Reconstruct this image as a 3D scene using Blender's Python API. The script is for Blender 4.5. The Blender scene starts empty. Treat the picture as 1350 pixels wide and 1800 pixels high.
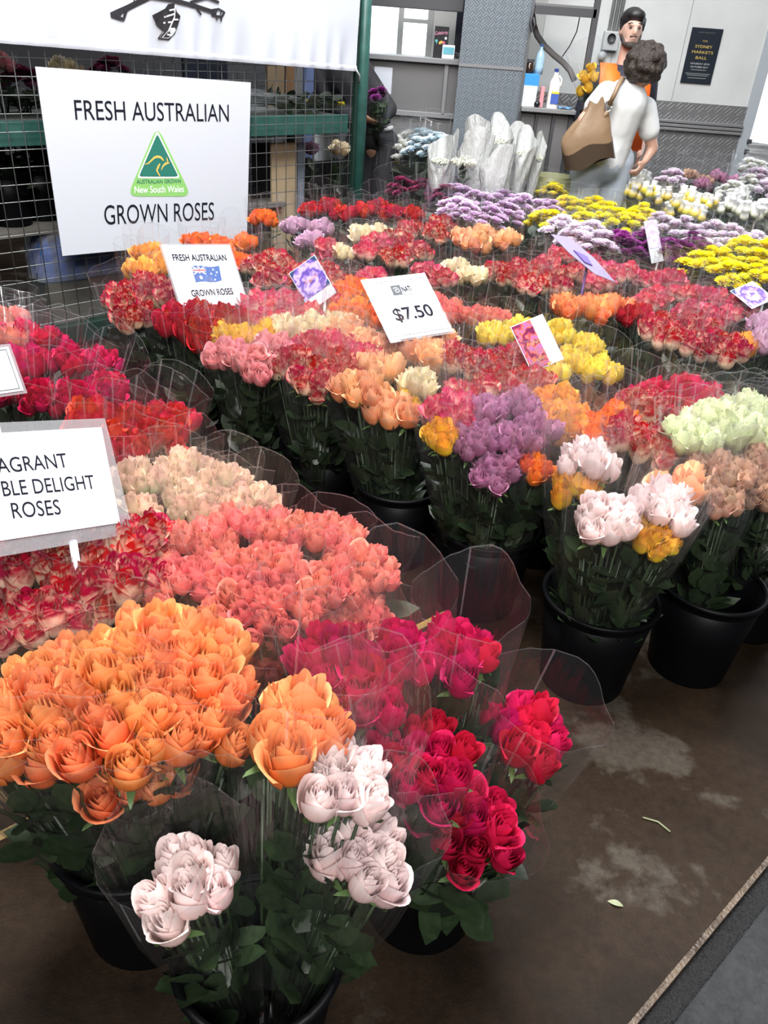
import bpy, bmesh, math, random
from mathutils import Vector, Matrix, Quaternion
scene = bpy.context.scene
COL = scene.collection
PI = math.pi

# ------------------------------------------------------------------ camera
F = 1400.0; PITCH = math.radians(31.0); EYE = 1.55
NX, NY = -0.07499, 0.99718
CP, SP = math.cos(PITCH), math.sin(PITCH)
R0 = Vector((1, 0, 0)); D0 = Vector((0, -SP, -CP)); FW = Vector((0, CP, -SP))
XI = NY * R0 + NX * D0
YI = -NX * R0 + NY * D0
cd = bpy.data.cameras.new('camera')
cam = bpy.data.objects.new('camera', cd); COL.objects.link(cam)
cd.sensor_fit = 'HORIZONTAL'; cd.sensor_width = 36; cd.lens = F / 1350 * 36
cd.clip_start = 0.05; cd.clip_end = 200
m = Matrix((XI, -YI, -FW)).transposed().to_4x4(); m.translation = (0, 0, EYE)
cam.matrix_world = m
scene.camera = cam

# ------------------------------------------------------------------ world, lights, exposure
vs = scene.view_settings
vs.view_transform = 'Standard'; vs.look = 'None'; vs.gamma = 1.0; vs.use_curve_mapping = False
vs.exposure = 0.95
scene.cycles.transparent_max_bounces = 40
scene.cycles.max_bounces = 5
scene.cycles.adaptive_threshold = 0.1
scene.cycles.diffuse_bounces = 2
scene.cycles.glossy_bounces = 2
scene.cycles.transmission_bounces = 4
scene.cycles.caustics_reflective = False
scene.cycles.caustics_refractive = False
scene.cycles.sample_clamp_indirect = 4
w = bpy.data.worlds.new('sky'); scene.world = w; w.use_nodes = True
bg = w.node_tree.nodes['Background']
bg.inputs[0].default_value = (0.86, 0.93, 1.0, 1); bg.inputs[1].default_value = 1.6

def area(name, loc, target, sx, sy, power, col):
    l = bpy.data.lights.new(name, 'AREA'); l.shape = 'RECTANGLE'; l.size = sx; l.size_y = sy
    l.energy = power; l.color = col
    o = bpy.data.objects.new(name, l); COL.objects.link(o); o.location = loc
    o.rotation_euler = (Vector(target) - Vector(loc)).to_track_quat('-Z', 'Y').to_euler()
    return o
area('roof_light_over_stall', (0.7, 4.0, 4.7), (0.6, 3.6, 0), 3.2, 2.4, 250, (0.93, 0.96, 1.0))
area('roof_light_over_aisle', (-0.6, 1.4, 4.7), (-0.4, 1.5, 0), 1.4, 1.2, 190, (1.0, 0.97, 0.93))
area('fill_light_behind', (0.3, -2.6, 4.4), (0.0, 1.5, 0.4), 2.4, 1.2, 165, (1.0, 0.98, 0.95))  # added fill lamp behind the camera, brightens the fronts of the flowers
area('roof_light_at_wall', (1.6, 6.6, 4.7), (1.6, 6.9, 0), 2.5, 1.0, 16, (0.95, 0.98, 1.0))

# ------------------------------------------------------------------ pixel helpers (a pixel is a direction; distance from what it touches)
def ray(x, y):
    dx, dy = x - 675.0, y - 900.0
    dn = dx * NX + dy * NY; lat = dx * NY - dy * NX
    return (lat * R0 + dn * D0) / F + FW
CAMP = Vector((0, 0, EYE))
def atz(x, y, z):
    r = ray(x, y); return CAMP + r * ((z - EYE) / r.z)
def aty(x, y, Y):
    r = ray(x, y); return CAMP + r * (Y / r.y)
def scale_at(p):
    return F / max(0.1, (Vector(p) - CAMP).dot(FW))
def onplane(x, y, c, nrm):
    r = ray(x, y); return CAMP + r * ((c - CAMP).dot(nrm) / r.dot(nrm))

# ------------------------------------------------------------------ materials
MATS = {}
def mat(name, col=(0.5, 0.5, 0.5), rough=0.6, metal=0.0, spec=0.5, bump=None, noise=None, emit=None, coat=0.0):
    if name in MATS: return MATS[name]
    m = bpy.data.materials.new(name); m.use_nodes = True
    nt = m.node_tree; b = nt.nodes['Principled BSDF']
    b.inputs['Base Color'].default_value = (*col, 1); b.inputs['Roughness'].default_value = rough
    b.inputs['Metallic'].default_value = metal; b.inputs['Specular IOR Level'].default_value = spec
    b.inputs['Coat Weight'].default_value = coat
    if noise or bump:
        tc = nt.nodes.new('ShaderNodeTexCoord')
    if noise:                                   # (scale, second colour, contrast)
        n = nt.nodes.new('ShaderNodeTexNoise'); n.inputs['Scale'].default_value = noise[0]; n.inputs['Detail'].default_value = 6
        r = nt.nodes.new('ShaderNodeValToRGB'); r.color_ramp.elements[0].position = 0.5 - noise[2]; r.color_ramp.elements[1].position = 0.5 + noise[2]
        r.color_ramp.elements[0].color = (*col, 1); r.color_ramp.elements[1].color = (*noise[1], 1)
        nt.links.new(tc.outputs['Object'], n.inputs['Vector']); nt.links.new(n.outputs['Fac'], r.inputs['Fac'])
        nt.links.new(r.outputs['Color'], b.inputs['Base Color'])
    if bump:                                    # (scale, strength)
        n2 = nt.nodes.new('ShaderNodeTexNoise'); n2.inputs['Scale'].default_value = bump[0]; n2.inputs['Detail'].default_value = 4
        bp = nt.nodes.new('ShaderNodeBump'); bp.inputs['Strength'].default_value = bump[1]; bp.inputs['Distance'].default_value = 0.01
        nt.links.new(tc.outputs['Object'], n2.inputs['Vector']); nt.links.new(n2.outputs['Fac'], bp.inputs['Height'])
        nt.links.new(bp.outputs['Normal'], b.inputs['Normal'])
    if emit:
        b.inputs['Emission Color'].default_value = (*emit[0], 1); b.inputs['Emission Strength'].default_value = emit[1]
    MATS[name] = m
    return m

def petal_mat(name, base, mid, tip, translucent=0.22, blotch=0.0, hue=0.012, val=0.14, p0=0.12, p1=0.55, p2=0.95):
    """colour runs along each petal from its base to its lip; each flower a little different"""
    if name in MATS: return MATS[name]
    m = bpy.data.materials.new(name); m.use_nodes = True
    nt = m.node_tree; N = nt.nodes; L = nt.links
    b = N['Principled BSDF']; b.inputs['Roughness'].default_value = 0.55; b.inputs['Specular IOR Level'].default_value = 0.25
    at = N.new('ShaderNodeAttribute'); at.attribute_name = 'petal'
    sp = N.new('ShaderNodeSeparateColor'); L.new(at.outputs['Color'], sp.inputs['Color'])
    oi = N.new('ShaderNodeObjectInfo')
    rp = N.new('ShaderNodeValToRGB'); e = rp.color_ramp.elements
    e[0].position = p0; e[0].color = (*base, 1); e[1].position = p2; e[1].color = (*tip, 1)
    q = e.new(p1); q.color = (*mid, 1)
    if blotch:
        tc = N.new('ShaderNodeTexCoord'); nz = N.new('ShaderNodeTexNoise'); nz.noise_dimensions = '4D'
        nz.inputs['Scale'].default_value = 3.2; nz.inputs['Detail'].default_value = 1.5
        mw = N.new('ShaderNodeMath'); mw.operation = 'MULTIPLY'; mw.inputs[1].default_value = 40
        L.new(oi.outputs['Random'], mw.inputs[0]); L.new(mw.outputs[0], nz.inputs['W']); L.new(tc.outputs['Object'], nz.inputs['Vector'])
        ma = N.new('ShaderNodeMath'); ma.operation = 'MULTIPLY_ADD'; ma.inputs[1].default_value = blotch; ma.inputs[2].default_value = -blotch * 0.5
        L.new(nz.outputs['Fac'], ma.inputs[0])
        ad = N.new('ShaderNodeMath'); ad.operation = 'ADD'; L.new(sp.outputs['Red'], ad.inputs[0]); L.new(ma.outputs[0], ad.inputs[1])
        L.new(ad.outputs[0], rp.inputs['Fac'])
    else:
        L.new(sp.outputs['Red'], rp.inputs['Fac'])
    hs = N.new('ShaderNodeHueSaturation')
    mh = N.new('ShaderNodeMapRange'); mh.inputs['To Min'].default_value = 0.5 - hue; mh.inputs['To Max'].default_value = 0.5 + hue
    L.new(oi.outputs['Random'], mh.inputs['Value']); L.new(mh.outputs[0], hs.inputs['Hue'])
    mv = N.new('ShaderNodeMath'); mv.operation = 'MULTIPLY'; mv.inputs[1].default_value = 7.31
    fr = N.new('ShaderNodeMath'); fr.operation = 'FRACT'; L.new(oi.outputs['Random'], mv.inputs[0]); L.new(mv.outputs[0], fr.inputs[0])
    m2 = N.new('ShaderNodeMapRange'); m2.inputs['To Min'].default_value = 1 - val; m2.inputs['To Max'].default_value = 1 + val
    L.new(fr.outputs[0], m2.inputs['Value']); L.new(m2.outputs[0], hs.inputs['Value'])
    L.new(rp.outputs['Color'], hs.inputs['Color']); L.new(hs.outputs['Color'], b.inputs['Base Color'])
    tr = N.new('ShaderNodeBsdfTranslucent'); L.new(hs.outputs['Color'], tr.inputs['Color'])
    mx = N.new('ShaderNodeMixShader'); mx.inputs[0].default_value = translucent
    L.new(b.outputs[0], mx.inputs[1]); L.new(tr.outputs[0], mx.inputs[2])
    L.new(mx.outputs[0], N['Material Output'].inputs['Surface'])
    MATS[name] = m
    return m

def film_mat(name, tint=(0.97, 0.98, 0.98), lo=0.035, hi=0.55, haze=0.03, rough=0.10):
    if name in MATS: return MATS[name]
    m = bpy.data.materials.new(name); m.use_nodes = True
    nt = m.node_tree; N = nt.nodes; L = nt.links
    N.remove(N['Principled BSDF'])
    tr = N.new('ShaderNodeBsdfTransparent'); tr.inputs['Color'].default_value = (*tint, 1)
    gl = N.new('ShaderNodeBsdfGlossy'); gl.inputs['Roughness'].default_value = rough; gl.inputs['Color'].default_value = (0.95, 0.97, 1, 1)
    tl = N.new('ShaderNodeBsdfTranslucent'); tl.inputs['Color'].default_value = (0.9, 0.92, 0.96, 1)
    df = N.new('ShaderNodeBsdfDiffuse'); df.inputs['Color'].default_value = (0.9, 0.92, 0.96, 1)
    hz = N.new('ShaderNodeMixShader'); hz.inputs[0].default_value = 0.5; L.new(tl.outputs[0], hz.inputs[1]); L.new(df.outputs[0], hz.inputs[2])
    tc = N.new('ShaderNodeTexCoord'); mp = N.new('ShaderNodeMapping'); mp.inputs['Scale'].default_value = (1, 1, 0.35)
    nz = N.new('ShaderNodeTexNoise'); nz.inputs['Scale'].default_value = 7; nz.inputs['Detail'].default_value = 2
    L.new(tc.outputs['Object'], mp.inputs['Vector']); L.new(mp.outputs[0], nz.inputs['Vector'])
    bp = N.new('ShaderNodeBump'); bp.inputs['Strength'].default_value = 0.6; bp.inputs['Distance'].default_value = 0.012
    L.new(nz.outputs['Fac'], bp.inputs['Height']); L.new(bp.outputs['Normal'], gl.inputs['Normal'])
    lw = N.new('ShaderNodeLayerWeight'); lw.inputs['Blend'].default_value = 0.25; L.new(bp.outputs['Normal'], lw.inputs['Normal'])
    mr = N.new('ShaderNodeMapRange'); mr.inputs['To Min'].default_value = lo; mr.inputs['To Max'].default_value = hi
    L.new(lw.outputs['Facing'], mr.inputs['Value'])
    pw = N.new('ShaderNodeMath'); pw.operation = 'POWER'; pw.inputs[1].default_value = 2.0
    L.new(lw.outputs['Facing'], pw.inputs[0]); L.new(pw.outputs[0], mr.inputs['Value'])
    m1 = N.new('ShaderNodeMixShader'); m1.inputs[0].default_value = haze; L.new(tr.outputs[0], m1.inputs[1]); L.new(hz.outputs[0], m1.inputs[2])
    m2 = N.new('ShaderNodeMixShader'); L.new(mr.outputs[0], m2.inputs[0]); L.new(m1.outputs[0], m2.inputs[1]); L.new(gl.outputs[0], m2.inputs[2])
    L.new(m2.outputs[0], N['Material Output'].inputs['Surface'])
    MATS[name] = m
    return m

# ------------------------------------------------------------------ mesh helpers
class MB:
    def __init__(s): s.v = []; s.f = []; s.smooth = True
    def add(s, vs, fs):
        o = len(s.v); s.v += [tuple(p) for p in vs]; s.f += [tuple(i + o for i in f) for f in fs]; return s
    def box(s, x0, x1, y0, y1, z0, z1, M=None):
        v = [Vector(p) for p in ((x0, y0, z0), (x1, y0, z0), (x1, y1, z0), (x0, y1, z0), (x0, y0, z1), (x1, y0, z1), (x1, y1, z1), (x0, y1, z1))]
        if M is not None: v = [M @ p for p in v]
        return s.add(v, [(0, 3, 2, 1), (4, 5, 6, 7), (0, 1, 5, 4), (1, 2, 6, 5), (2, 3, 7, 6), (3, 0, 4, 7)])
    def tube(s, pts, rad, n=8, caps=True):
        pts = [Vector(p) for p in pts]; k = len(pts)
        if not hasattr(rad, '__len__'): rad = [rad] * k
        vs = []; fs = []; up = None
        for i, p in enumerate(pts):
            t = (pts[min(i + 1, k - 1)] - pts[max(i - 1, 0)]).normalized()
            if up is None:
                up = t.orthogonal().normalized()
            up = (up - t * up.dot(t)); up = up.normalized() if up.length > 1e-6 else t.orthogonal().normalized()
            b = t.cross(up)
            for j in range(n):
                a = 2 * PI * j / n
                vs.append(p + (up * math.cos(a) + b * math.sin(a)) * rad[i])
        for i in range(k - 1):
            for j in range(n):
                a, c = i * n + j, i * n + (j + 1) % n
                fs.append((a, c, c + n, a + n))
        if caps:
            fs.append(tuple(range(n - 1, -1, -1))); fs.append(tuple((k - 1) * n + j for j in range(n)))
        return s.add(vs, fs)
    def lathe(s, prof, n=24, M=None, cap0=False, cap1=False):
        vs = []; fs = []
        for r, z in prof:
            for j in range(n):
                a = 2 * PI * j / n; p = Vector((r * math.cos(a), r * math.sin(a), z)); vs.append(M @ p if M is not None else p)
        for i in range(len(prof) - 1):
            for j in range(n):
                a, c = i * n + j, i * n + (j + 1) % n; fs.append((a, c, c + n, a + n))
        if cap0: fs.append(tuple(range(n - 1, -1, -1)))
        if cap1: fs.append(tuple((len(prof) - 1) * n + j for j in range(n)))
        return s.add(vs, fs)
    def ball(s, c, r, n=10, k=6):
        if not hasattr(r, '__len__'): r = (r, r, r)
        pr = [(max(1e-4, math.sin(PI * i / k)), -math.cos(PI * i / k)) for i in range(k + 1)]
        M = Matrix.Translation(c) @ Matrix.Diagonal((*r, 1))
        return s.lathe(pr, n, M)
    def grid(s, fn, nu, nv, closed=False):
        vs = [fn(i / (nu if closed else nu - 1), j / (nv - 1)) for j in range(nv) for i in range(nu)]
        fs = []
        for j in range(nv - 1):
            for i in range(nu if closed else nu - 1):
                a = j * nu + i; b = j * nu + (i + 1) % nu; fs.append((a, b, b + nu, a + nu))
        return s.add(vs, fs)
    def poly(s, pts): return s.add(pts, [tuple(range(len(pts)))])
    def mesh(s, name, m=None, smooth=True):
        me = bpy.data.meshes.new(name); me.from_pydata(s.v, [], s.f); me.update()
        if m: me.materials.append(m)
        if smooth:
            me.polygons.foreach_set('use_smooth', [True] * len(me.polygons))
        return me
    def obj(s, name, m=None, parent=None, smooth=False, bevel=0):
        o = bpy.data.objects.new(name, s.mesh(name, m, smooth)); COL.objects.link(o)
        if parent is not None: o.parent = parent
        if bevel:
            b = o.modifiers.new('bevel', 'BEVEL'); b.width = bevel; b.segments = 2; b.limit_method = 'ANGLE'
        return o
def place(name, me, parent=None, loc=(0, 0, 0), rot=None, sc=None):
    o = bpy.data.objects.new(name, me); COL.objects.link(o); o.parent = parent; o.location = loc
    if rot is not None:
        o.rotation_mode = 'QUATERNION'; o.rotation_quaternion = rot
    if sc is not None: o.scale = sc if hasattr(sc, '__len__') else (sc, sc, sc)
    return o
def empty(name, loc=(0, 0, 0), rot=None):
    o = bpy.data.objects.new(name, None); COL.objects.link(o); o.location = loc; o.empty_display_size = 0.05
    if rot is not None:
        o.rotation_mode = 'QUATERNION'; o.rotation_quaternion = rot
    return o
def tag(o, label=None, cat=None, group=None, kind=None):
    if label: o['label'] = label
    if cat: o['category'] = cat
    if group: o['group'] = group
    if kind: o['kind'] = kind
    return o
def text_mesh(body, m, w=None, h=None, shear=0.0, spacing=1.0, bold=0.0):
    c = bpy.data.curves.new('text', 'FONT'); c.body = body; c.align_x = 'CENTER'; c.shear = shear; c.space_character = spacing
    c.resolution_u = 4; c.offset = bold
    o = bpy.data.objects.new('text', c); COL.objects.link(o)
    dg = bpy.context.evaluated_depsgraph_get()
    me = bpy.data.meshes.new_from_object(o.evaluated_get(dg))
    bpy.data.objects.remove(o); bpy.data.curves.remove(c)
    xs = [v.co.x for v in me.vertices]; ys = [v.co.y for v in me.vertices]
    x0, x1, y0, y1 = min(xs), max(xs), min(ys), max(ys)
    sx = w / (x1 - x0) if w else None; sy = h / (y1 - y0) if h else None
    sx = sx or sy; sy = sy or sx
    for v in me.vertices:
        v.co.x = (v.co.x - (x0 + x1) / 2) * sx; v.co.y = (v.co.y - (y0 + y1) / 2) * sy
    me.materials.clear(); me.materials.append(m)
    return me

# ================================================================== THE SETTING
def floor_mat(name, dark, mid, light, wet):
    m = bpy.data.materials.new(name); m.use_nodes = True; nt = m.node_tree; N = nt.nodes; L = nt.links
    b = N['Principled BSDF']
    tc = N.new('ShaderNodeTexCoord')
    def noise(s, d=6, r=0.6):
        n = N.new('ShaderNodeTexNoise'); n.inputs['Scale'].default_value = s; n.inputs['Detail'].default_value = d; n.inputs['Roughness'].default_value = r
        L.new(tc.outputs['Object'], n.inputs['Vector']); return n
    def ramp(src, stops):
        r = N.new('ShaderNodeValToRGB'); e = r.color_ramp.elements
        e[0].position, e[0].color = stops[0][0], (*stops[0][1], 1); e[1].position, e[1].color = stops[-1][0], (*stops[-1][1], 1)
        for p, c in stops[1:-1]:
            q = e.new(p); q.color = (*c, 1)
        L.new(src.outputs['Fac'], r.inputs['Fac']); return r
    big = ramp(noise(2.1, 9, 0.62), [(0.40, dark), (0.50, mid), (0.555, mid), (0.60, light)])
    fine = ramp(noise(42, 9, 0.8), [(0.30, (0.35, 0.33, 0.31)), (0.55, (1, 1, 1)), (0.75, (1.35, 1.3, 1.25))])
    mx = N.new('ShaderNodeMix'); mx.data_type = 'RGBA'; mx.blend_type = 'MULTIPLY'; mx.inputs[0].default_value = 0.85
    L.new(big.outputs[0], mx.inputs[6]); L.new(fine.outputs[0], mx.inputs[7]); L.new(mx.outputs[2], b.inputs['Base Color'])
    rr = ramp(noise(1.7, 5), [(0.35, (wet,) * 3), (0.65, (0.75,) * 3)]); L.new(rr.outputs[0], b.inputs['Roughness'])
    b.inputs['Specular IOR Level'].default_value = 0.14
    bp = N.new('ShaderNodeBump'); bp.inputs['Strength'].default_value = 0.55; bp.inputs['Distance'].default_value = 0.004
    L.new(noise(140, 6, 0.7).outputs['Fac'], bp.inputs['Height']); L.new(bp.outputs[0], b.inputs['Normal'])
    return m
M_FLOOR = floor_mat('stained_concrete', (0.011, 0.0062, 0.0032), (0.022, 0.0130, 0.0070), (0.058, 0.048, 0.038), 0.42)
M_FLOOR2 = floor_mat('wet_grey_concrete', (0.016, 0.018, 0.019), (0.027, 0.029, 0.030), (0.05, 0.052, 0.051), 0.14)
M_ASPHALT = mat('gritty_joint', (0.010, 0.010, 0.011), 0.35, bump=(220, 1.0))
M_EDGE = mat('worn_slab_edge', (0.035, 0.020, 0.010), 0.35, noise=(18, (0.10, 0.07, 0.045), 0.12), bump=(120, 0.6))
GA = Vector((0.542, 0.801, 0)); GD = Vector((0.724, 0.690, 0)).normalized(); GN = Vector((-GD.y, GD.x, 0))
def slab(name, n0, n1, z0, z1, m):
    b = MB()
    P = [GA + GD * s + GN * t for s, t in ((-16, n0), (18, n0), (18, n1), (-16, n1))]
    b.add([p + Vector((0, 0, z0)) for p in P] + [p + Vector((0, 0, z1)) for p in P],
          [(0, 3, 2, 1), (4, 5, 6, 7), (0, 1, 5, 4), (1, 2, 6, 5), (2, 3, 7, 6), (3, 0, 4, 7)])
    return b
fl = tag(slab('floor', 0.012, 16, -0.15, 0, M_FLOOR).obj('floor', M_FLOOR), kind='structure')
edge = slab('edge', 0.0, 0.012, -0.15, -0.002, M_EDGE).obj('slab_edge', M_EDGE, fl)
tag(slab('floor', -0.045, 0.0, -0.15, -0.016, M_ASPHALT).obj('floor_joint', M_ASPHALT), kind='structure')
tag(slab('floor', -12, -0.045, -0.15, -0.004, M_FLOOR2).obj('floor_aisle', M_FLOOR2), kind='structure')
# outside ground beyond the doorway
tag(MB().box(-2, 30, 14, 60, -0.2, -0.01).obj('ground', mat('pale_yard', (0.75, 0.75, 0.74), 0.8)), kind='structure')
# painted yellow line across the floor
ya, yb = atz(0, 1470, 0), atz(785, 1078, 0); yd = (yb - ya).normalized(); yn = Vector((-yd.y, yd.x, 0))
ln = MB(); p0, p1 = ya - yd * 1.2, ya + yd * ((yb - ya).length)
ln.add([p0 - yn * .012 + Vector((0, 0, .0005)), p1 - yn * .012 + Vector((0, 0, .0005)), p1 + yn * .012 + Vector((0, 0, .0005)), p0 + yn * .012 + Vector((0, 0, .0005)),
        p0 - yn * .012 + Vector((0, 0, .0015)), p1 - yn * .012 + Vector((0, 0, .0015)), p1 + yn * .012 + Vector((0, 0, .0015)), p0 + yn * .012 + Vector((0, 0, .0015))],
       [(0, 3, 2, 1), (4, 5, 6, 7), (0, 1, 5, 4), (1, 2, 6, 5), (2, 3, 7, 6), (3, 0, 4, 7)])
tag(ln.obj('trim_1', mat('yellow_paint', (0.42, 0.25, 0.05), 0.6, noise=(14, (0.20, 0.13, 0.05), 0.15))), kind='structure')

YW = 7.8
M_WALL = mat('painted_panel', (0.50, 0.51, 0.50), 0.45, noise=(3, (0.62, 0.63, 0.62), 0.3))
def checker(name, col, metal, rough, sc=38):
    m = mat(name, col, rough, metal); nt = m.node_tree; N = nt.nodes; L = nt.links
    tc = N.new('ShaderNodeTexCoord'); mp = N.new('ShaderNodeMapping'); mp.inputs['Rotation'].default_value = (0, math.radians(45), 0)
    br = N.new('ShaderNodeTexChecker'); br.inputs['Scale'].default_value = sc
    L.new(tc.outputs['Object'], mp.inputs['Vector']); L.new(mp.outputs[0], br.inputs['Vector'])
    wv = N.new('ShaderNodeTexWave'); wv.inputs['Scale'].default_value = sc * 0.7; wv.wave_type = 'BANDS'; wv.bands_direction = 'X'
    w2 = N.new('ShaderNodeTexWave'); w2.inputs['Scale'].default_value = sc * 0.7; w2.bands_direction = 'Z'
    L.new(mp.outputs[0], wv.inputs['Vector']); L.new(mp.outputs[0], w2.inputs['Vector'])
    mx = N.new('ShaderNodeMix'); mx.data_type = 'FLOAT'
    L.new(br.outputs['Fac'], mx.inputs[0]); L.new(wv.outputs['Fac'], mx.inputs[2]); L.new(w2.outputs['Fac'], mx.inputs[3])
    bp = N.new('ShaderNodeBump'); bp.inputs['Strength'].default_value = 0.32; bp.inputs['Distance'].default_value = 0.004
    L.new(mx.outputs[0], bp.inputs['Height']); L.new(bp.outputs[0], N['Principled BSDF'].inputs['Normal'])
    return m
M_PLATE = checker('aluminium_tread_plate', (0.27, 0.27, 0.275), 0.7, 0.45, 17)
M_GREY = mat('grey_counter_paint', (0.115, 0.112, 0.115), 0.5, noise=(4, (0.135, 0.13, 0.13), 0.3))
M_GREYL = mat('grey_edge_paint', (0.19, 0.19, 0.195), 0.45)
M_DARK = mat('dark_frame_paint', (0.045, 0.045, 0.05), 0.5)
M_BLUEGREY = checker('grey_tread_panel', (0.13, 0.15, 0.17), 0.2, 0.5, 30)
# back wall, its tread-plate dado with rails, the door edge
wb = MB(); wb.box(0.2, 2.93, YW, YW + 0.12, 0, 4.8); wall = tag(wb.obj('wall_back', M_WALL), kind='structure')
MB().box(0.2, 2.93, YW - 0.012, YW, 0, 1.20).obj('dado_plate', M_PLATE, wall)
for z in (0.99, 1.02, 1.05):
    MB().box(1.5, 2.86, YW - 0.045, YW - 0.012, z - 0.012, z + 0.012).obj('dado_rail', mat('rail_metal', (0.42, 0.42, 0.43), 0.35, 0.7), wall, bevel=0.004)
for x in (1.02, 1.62, 2.2):
    MB().box(x, x + 0.006, YW - 0.004, YW, 1.2, 4.8).obj('panel_seam', mat('seam', (0.33, 0.34, 0.34), 0.6), wall)
MB().box(2.86, 2.95, YW - 0.02, YW + 0.14, 0, 4.8).obj('door_jamb', mat('jamb_metal', (0.48, 0.52, 0.56), 0.4, 0.3), wall)
for z in (0.84, 0.92):
    MB().box(2.93, 2.965, YW - 0.05, YW + 0.0, z, z + 0.035).obj('latch', M_DARK, wall, bevel=0.004)
tag(MB().box(6.5, 9, YW, YW + 0.12, 0, 4.8).obj('wall_back_right', M_WALL), kind='structure')
tag(MB().box(2.93, 6.5, YW, YW + 0.12, 3.6, 4.8).obj('wall_back_lintel', M_WALL), kind='structure')
tag(MB().box(-9, -0.9, 8.6, 8.7, 0, 4.8).obj('wall_back_left', mat('dark_wall', (0.035, 0.035, 0.04), 0.7)), kind='structure')  # one even dark colour over this whole wall
tag(MB().box(-9, -8.9, -6, 8.7, 0, 4.8).obj('wall_left', mat('side_wall', (0.25, 0.25, 0.25), 0.7)), kind='structure')
tag(MB().box(8.9, 9, -6, 8, 0, 4.8).obj('wall_right', MATS['side_wall']), kind='structure')
tag(MB().box(-9, 9, -6, -5.9, 0, 4.8).obj('wall_front', MATS['side_wall']), kind='structure')
tag(MB().box(-9, 9, -6, 8.7, 4.8, 4.9).obj('ceiling', mat('roof_sheet', (0.4, 0.42, 0.43), 0.6)), kind='structure')

# ================================================================== FLOWERS: shared meshes
def lerp(a, b, t): return a + (b - a) * t
def smooth(a, b, x):
    t = max(0.0, min(1.0, (x - a) / (b - a))); return t * t * (3 - 2 * t)
def prof(pts, v):
    for (a, ra), (b, rb) in zip(pts, pts[1:]):
        if v <= b: return lerp(ra, rb, smooth(a, b, v) * 0.5 + 0.5 * (v - a) / (b - a))
    return pts[-1][1]
def rose_geo(seed, openness, nu=9, nv=7, ratio=1.42):
    """unit rose: about 1 across, base at z=0; spiral of cupped petals whose lips roll outward"""
    rnd = random.Random(seed); vs = []; fs = []; at = []
    layers = [(2, .15, .98, 2.4, 0.0), (3, .31, 1.0, 1.7, .0), (3, .54, 1.03, 1.5, .04), (3, .79, 1.0, 1.42, .06 + .14 * openness), (3, 1.0, .88, 1.32, .10 + .40 * openness)]
    phi = rnd.random() * 6.28
    for li, (cnt, R, Hh, wd, flare) in enumerate(layers):
        for k in range(cnt):
            phi += 2 * PI / cnt + (0.4 if k == 0 else 0) + rnd.uniform(-.18, .18)
            r0 = R * 0.5 * rnd.uniform(.94, 1.07); h = Hh * ratio * rnd.uniform(.92, 1.03)
            fl = flare * (.15 + 1.6 * rnd.random() ** 2) * 0.5
            tilt = 0.04 * openness * li
            o = len(vs)
            pr = [(0, .30), (.2, .78), (.42, 1.0), (.7, .96), (1.0, lerp(.80, .90, openness))] if li < 4 else [(0, .24), (.18, .74), (.42, 1.02), (.72, .98), (1.0, .95)]
            for j in range(nv):
                v = j / (nv - 1)
                for i in range(nu):
                    u = -1 + 2 * i / (nu - 1)
                    wv = lerp(.62, 1.0, smooth(0, .45, v)) * lerp(1.0, .80, smooth(.72, 1, v))
                    a = phi + u * wd * wv
                    r = r0 * prof(pr, v) * (1 + .10 * u) + tilt * v * .3
                    top = 1 - .25 * u * u * smooth(.4, 1, v) + .045 * (1 - abs(u)) * smooth(.8, 1, v)
                    z = h * v * top
                    c = smooth(.70, 1, v)
                    r += fl * c * (1.1 - .4 * abs(u)); z -= fl * .55 * c * c
                    r += .010 * math.sin(u * 4 + seed + k * 2) * c
                    vs.append((r * math.cos(a), r * math.sin(a), z)); at.append((v, abs(u), li / 4))
            for j in range(nv - 1):
                for i in range(nu - 1):
                    q = o + j * nu + i; fs.append((q, q + 1, q + 1 + nu, q + nu))
    return vs, fs, at
def sepal_geo(seed):
    rnd = random.Random(seed); b = MB()
    b.lathe([(.06, -.16), (.13, -.10), (.16, -.02), (.22, .03), (.05, .06)], 8)
    for k in range(5):
        a = k * 2 * PI / 5 + rnd.uniform(-.2, .2); dn = rnd.uniform(-.35, .5); L = rnd.uniform(.5, .75)
        ca, sa = math.cos(a), math.sin(a); pts = []
        for t, wd in ((0, .09), (.35, .11), (.7, .06), (1, .008)):
            r = .15 + .40 * smooth(0, .8, t) + (.2 * t * t if dn < 0 else .02); z = L * t * (1 if dn > 0 else .35) - (.25 * t * t if dn < 0 else 0)
            for s in (-1, 1):
                pts.append((r * ca - s * wd * sa, r * sa + s * wd * ca, z))
        b.add(pts, [(0, 1, 3, 2), (2, 3, 5, 4), (4, 5, 7, 6)])
    return b
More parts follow.
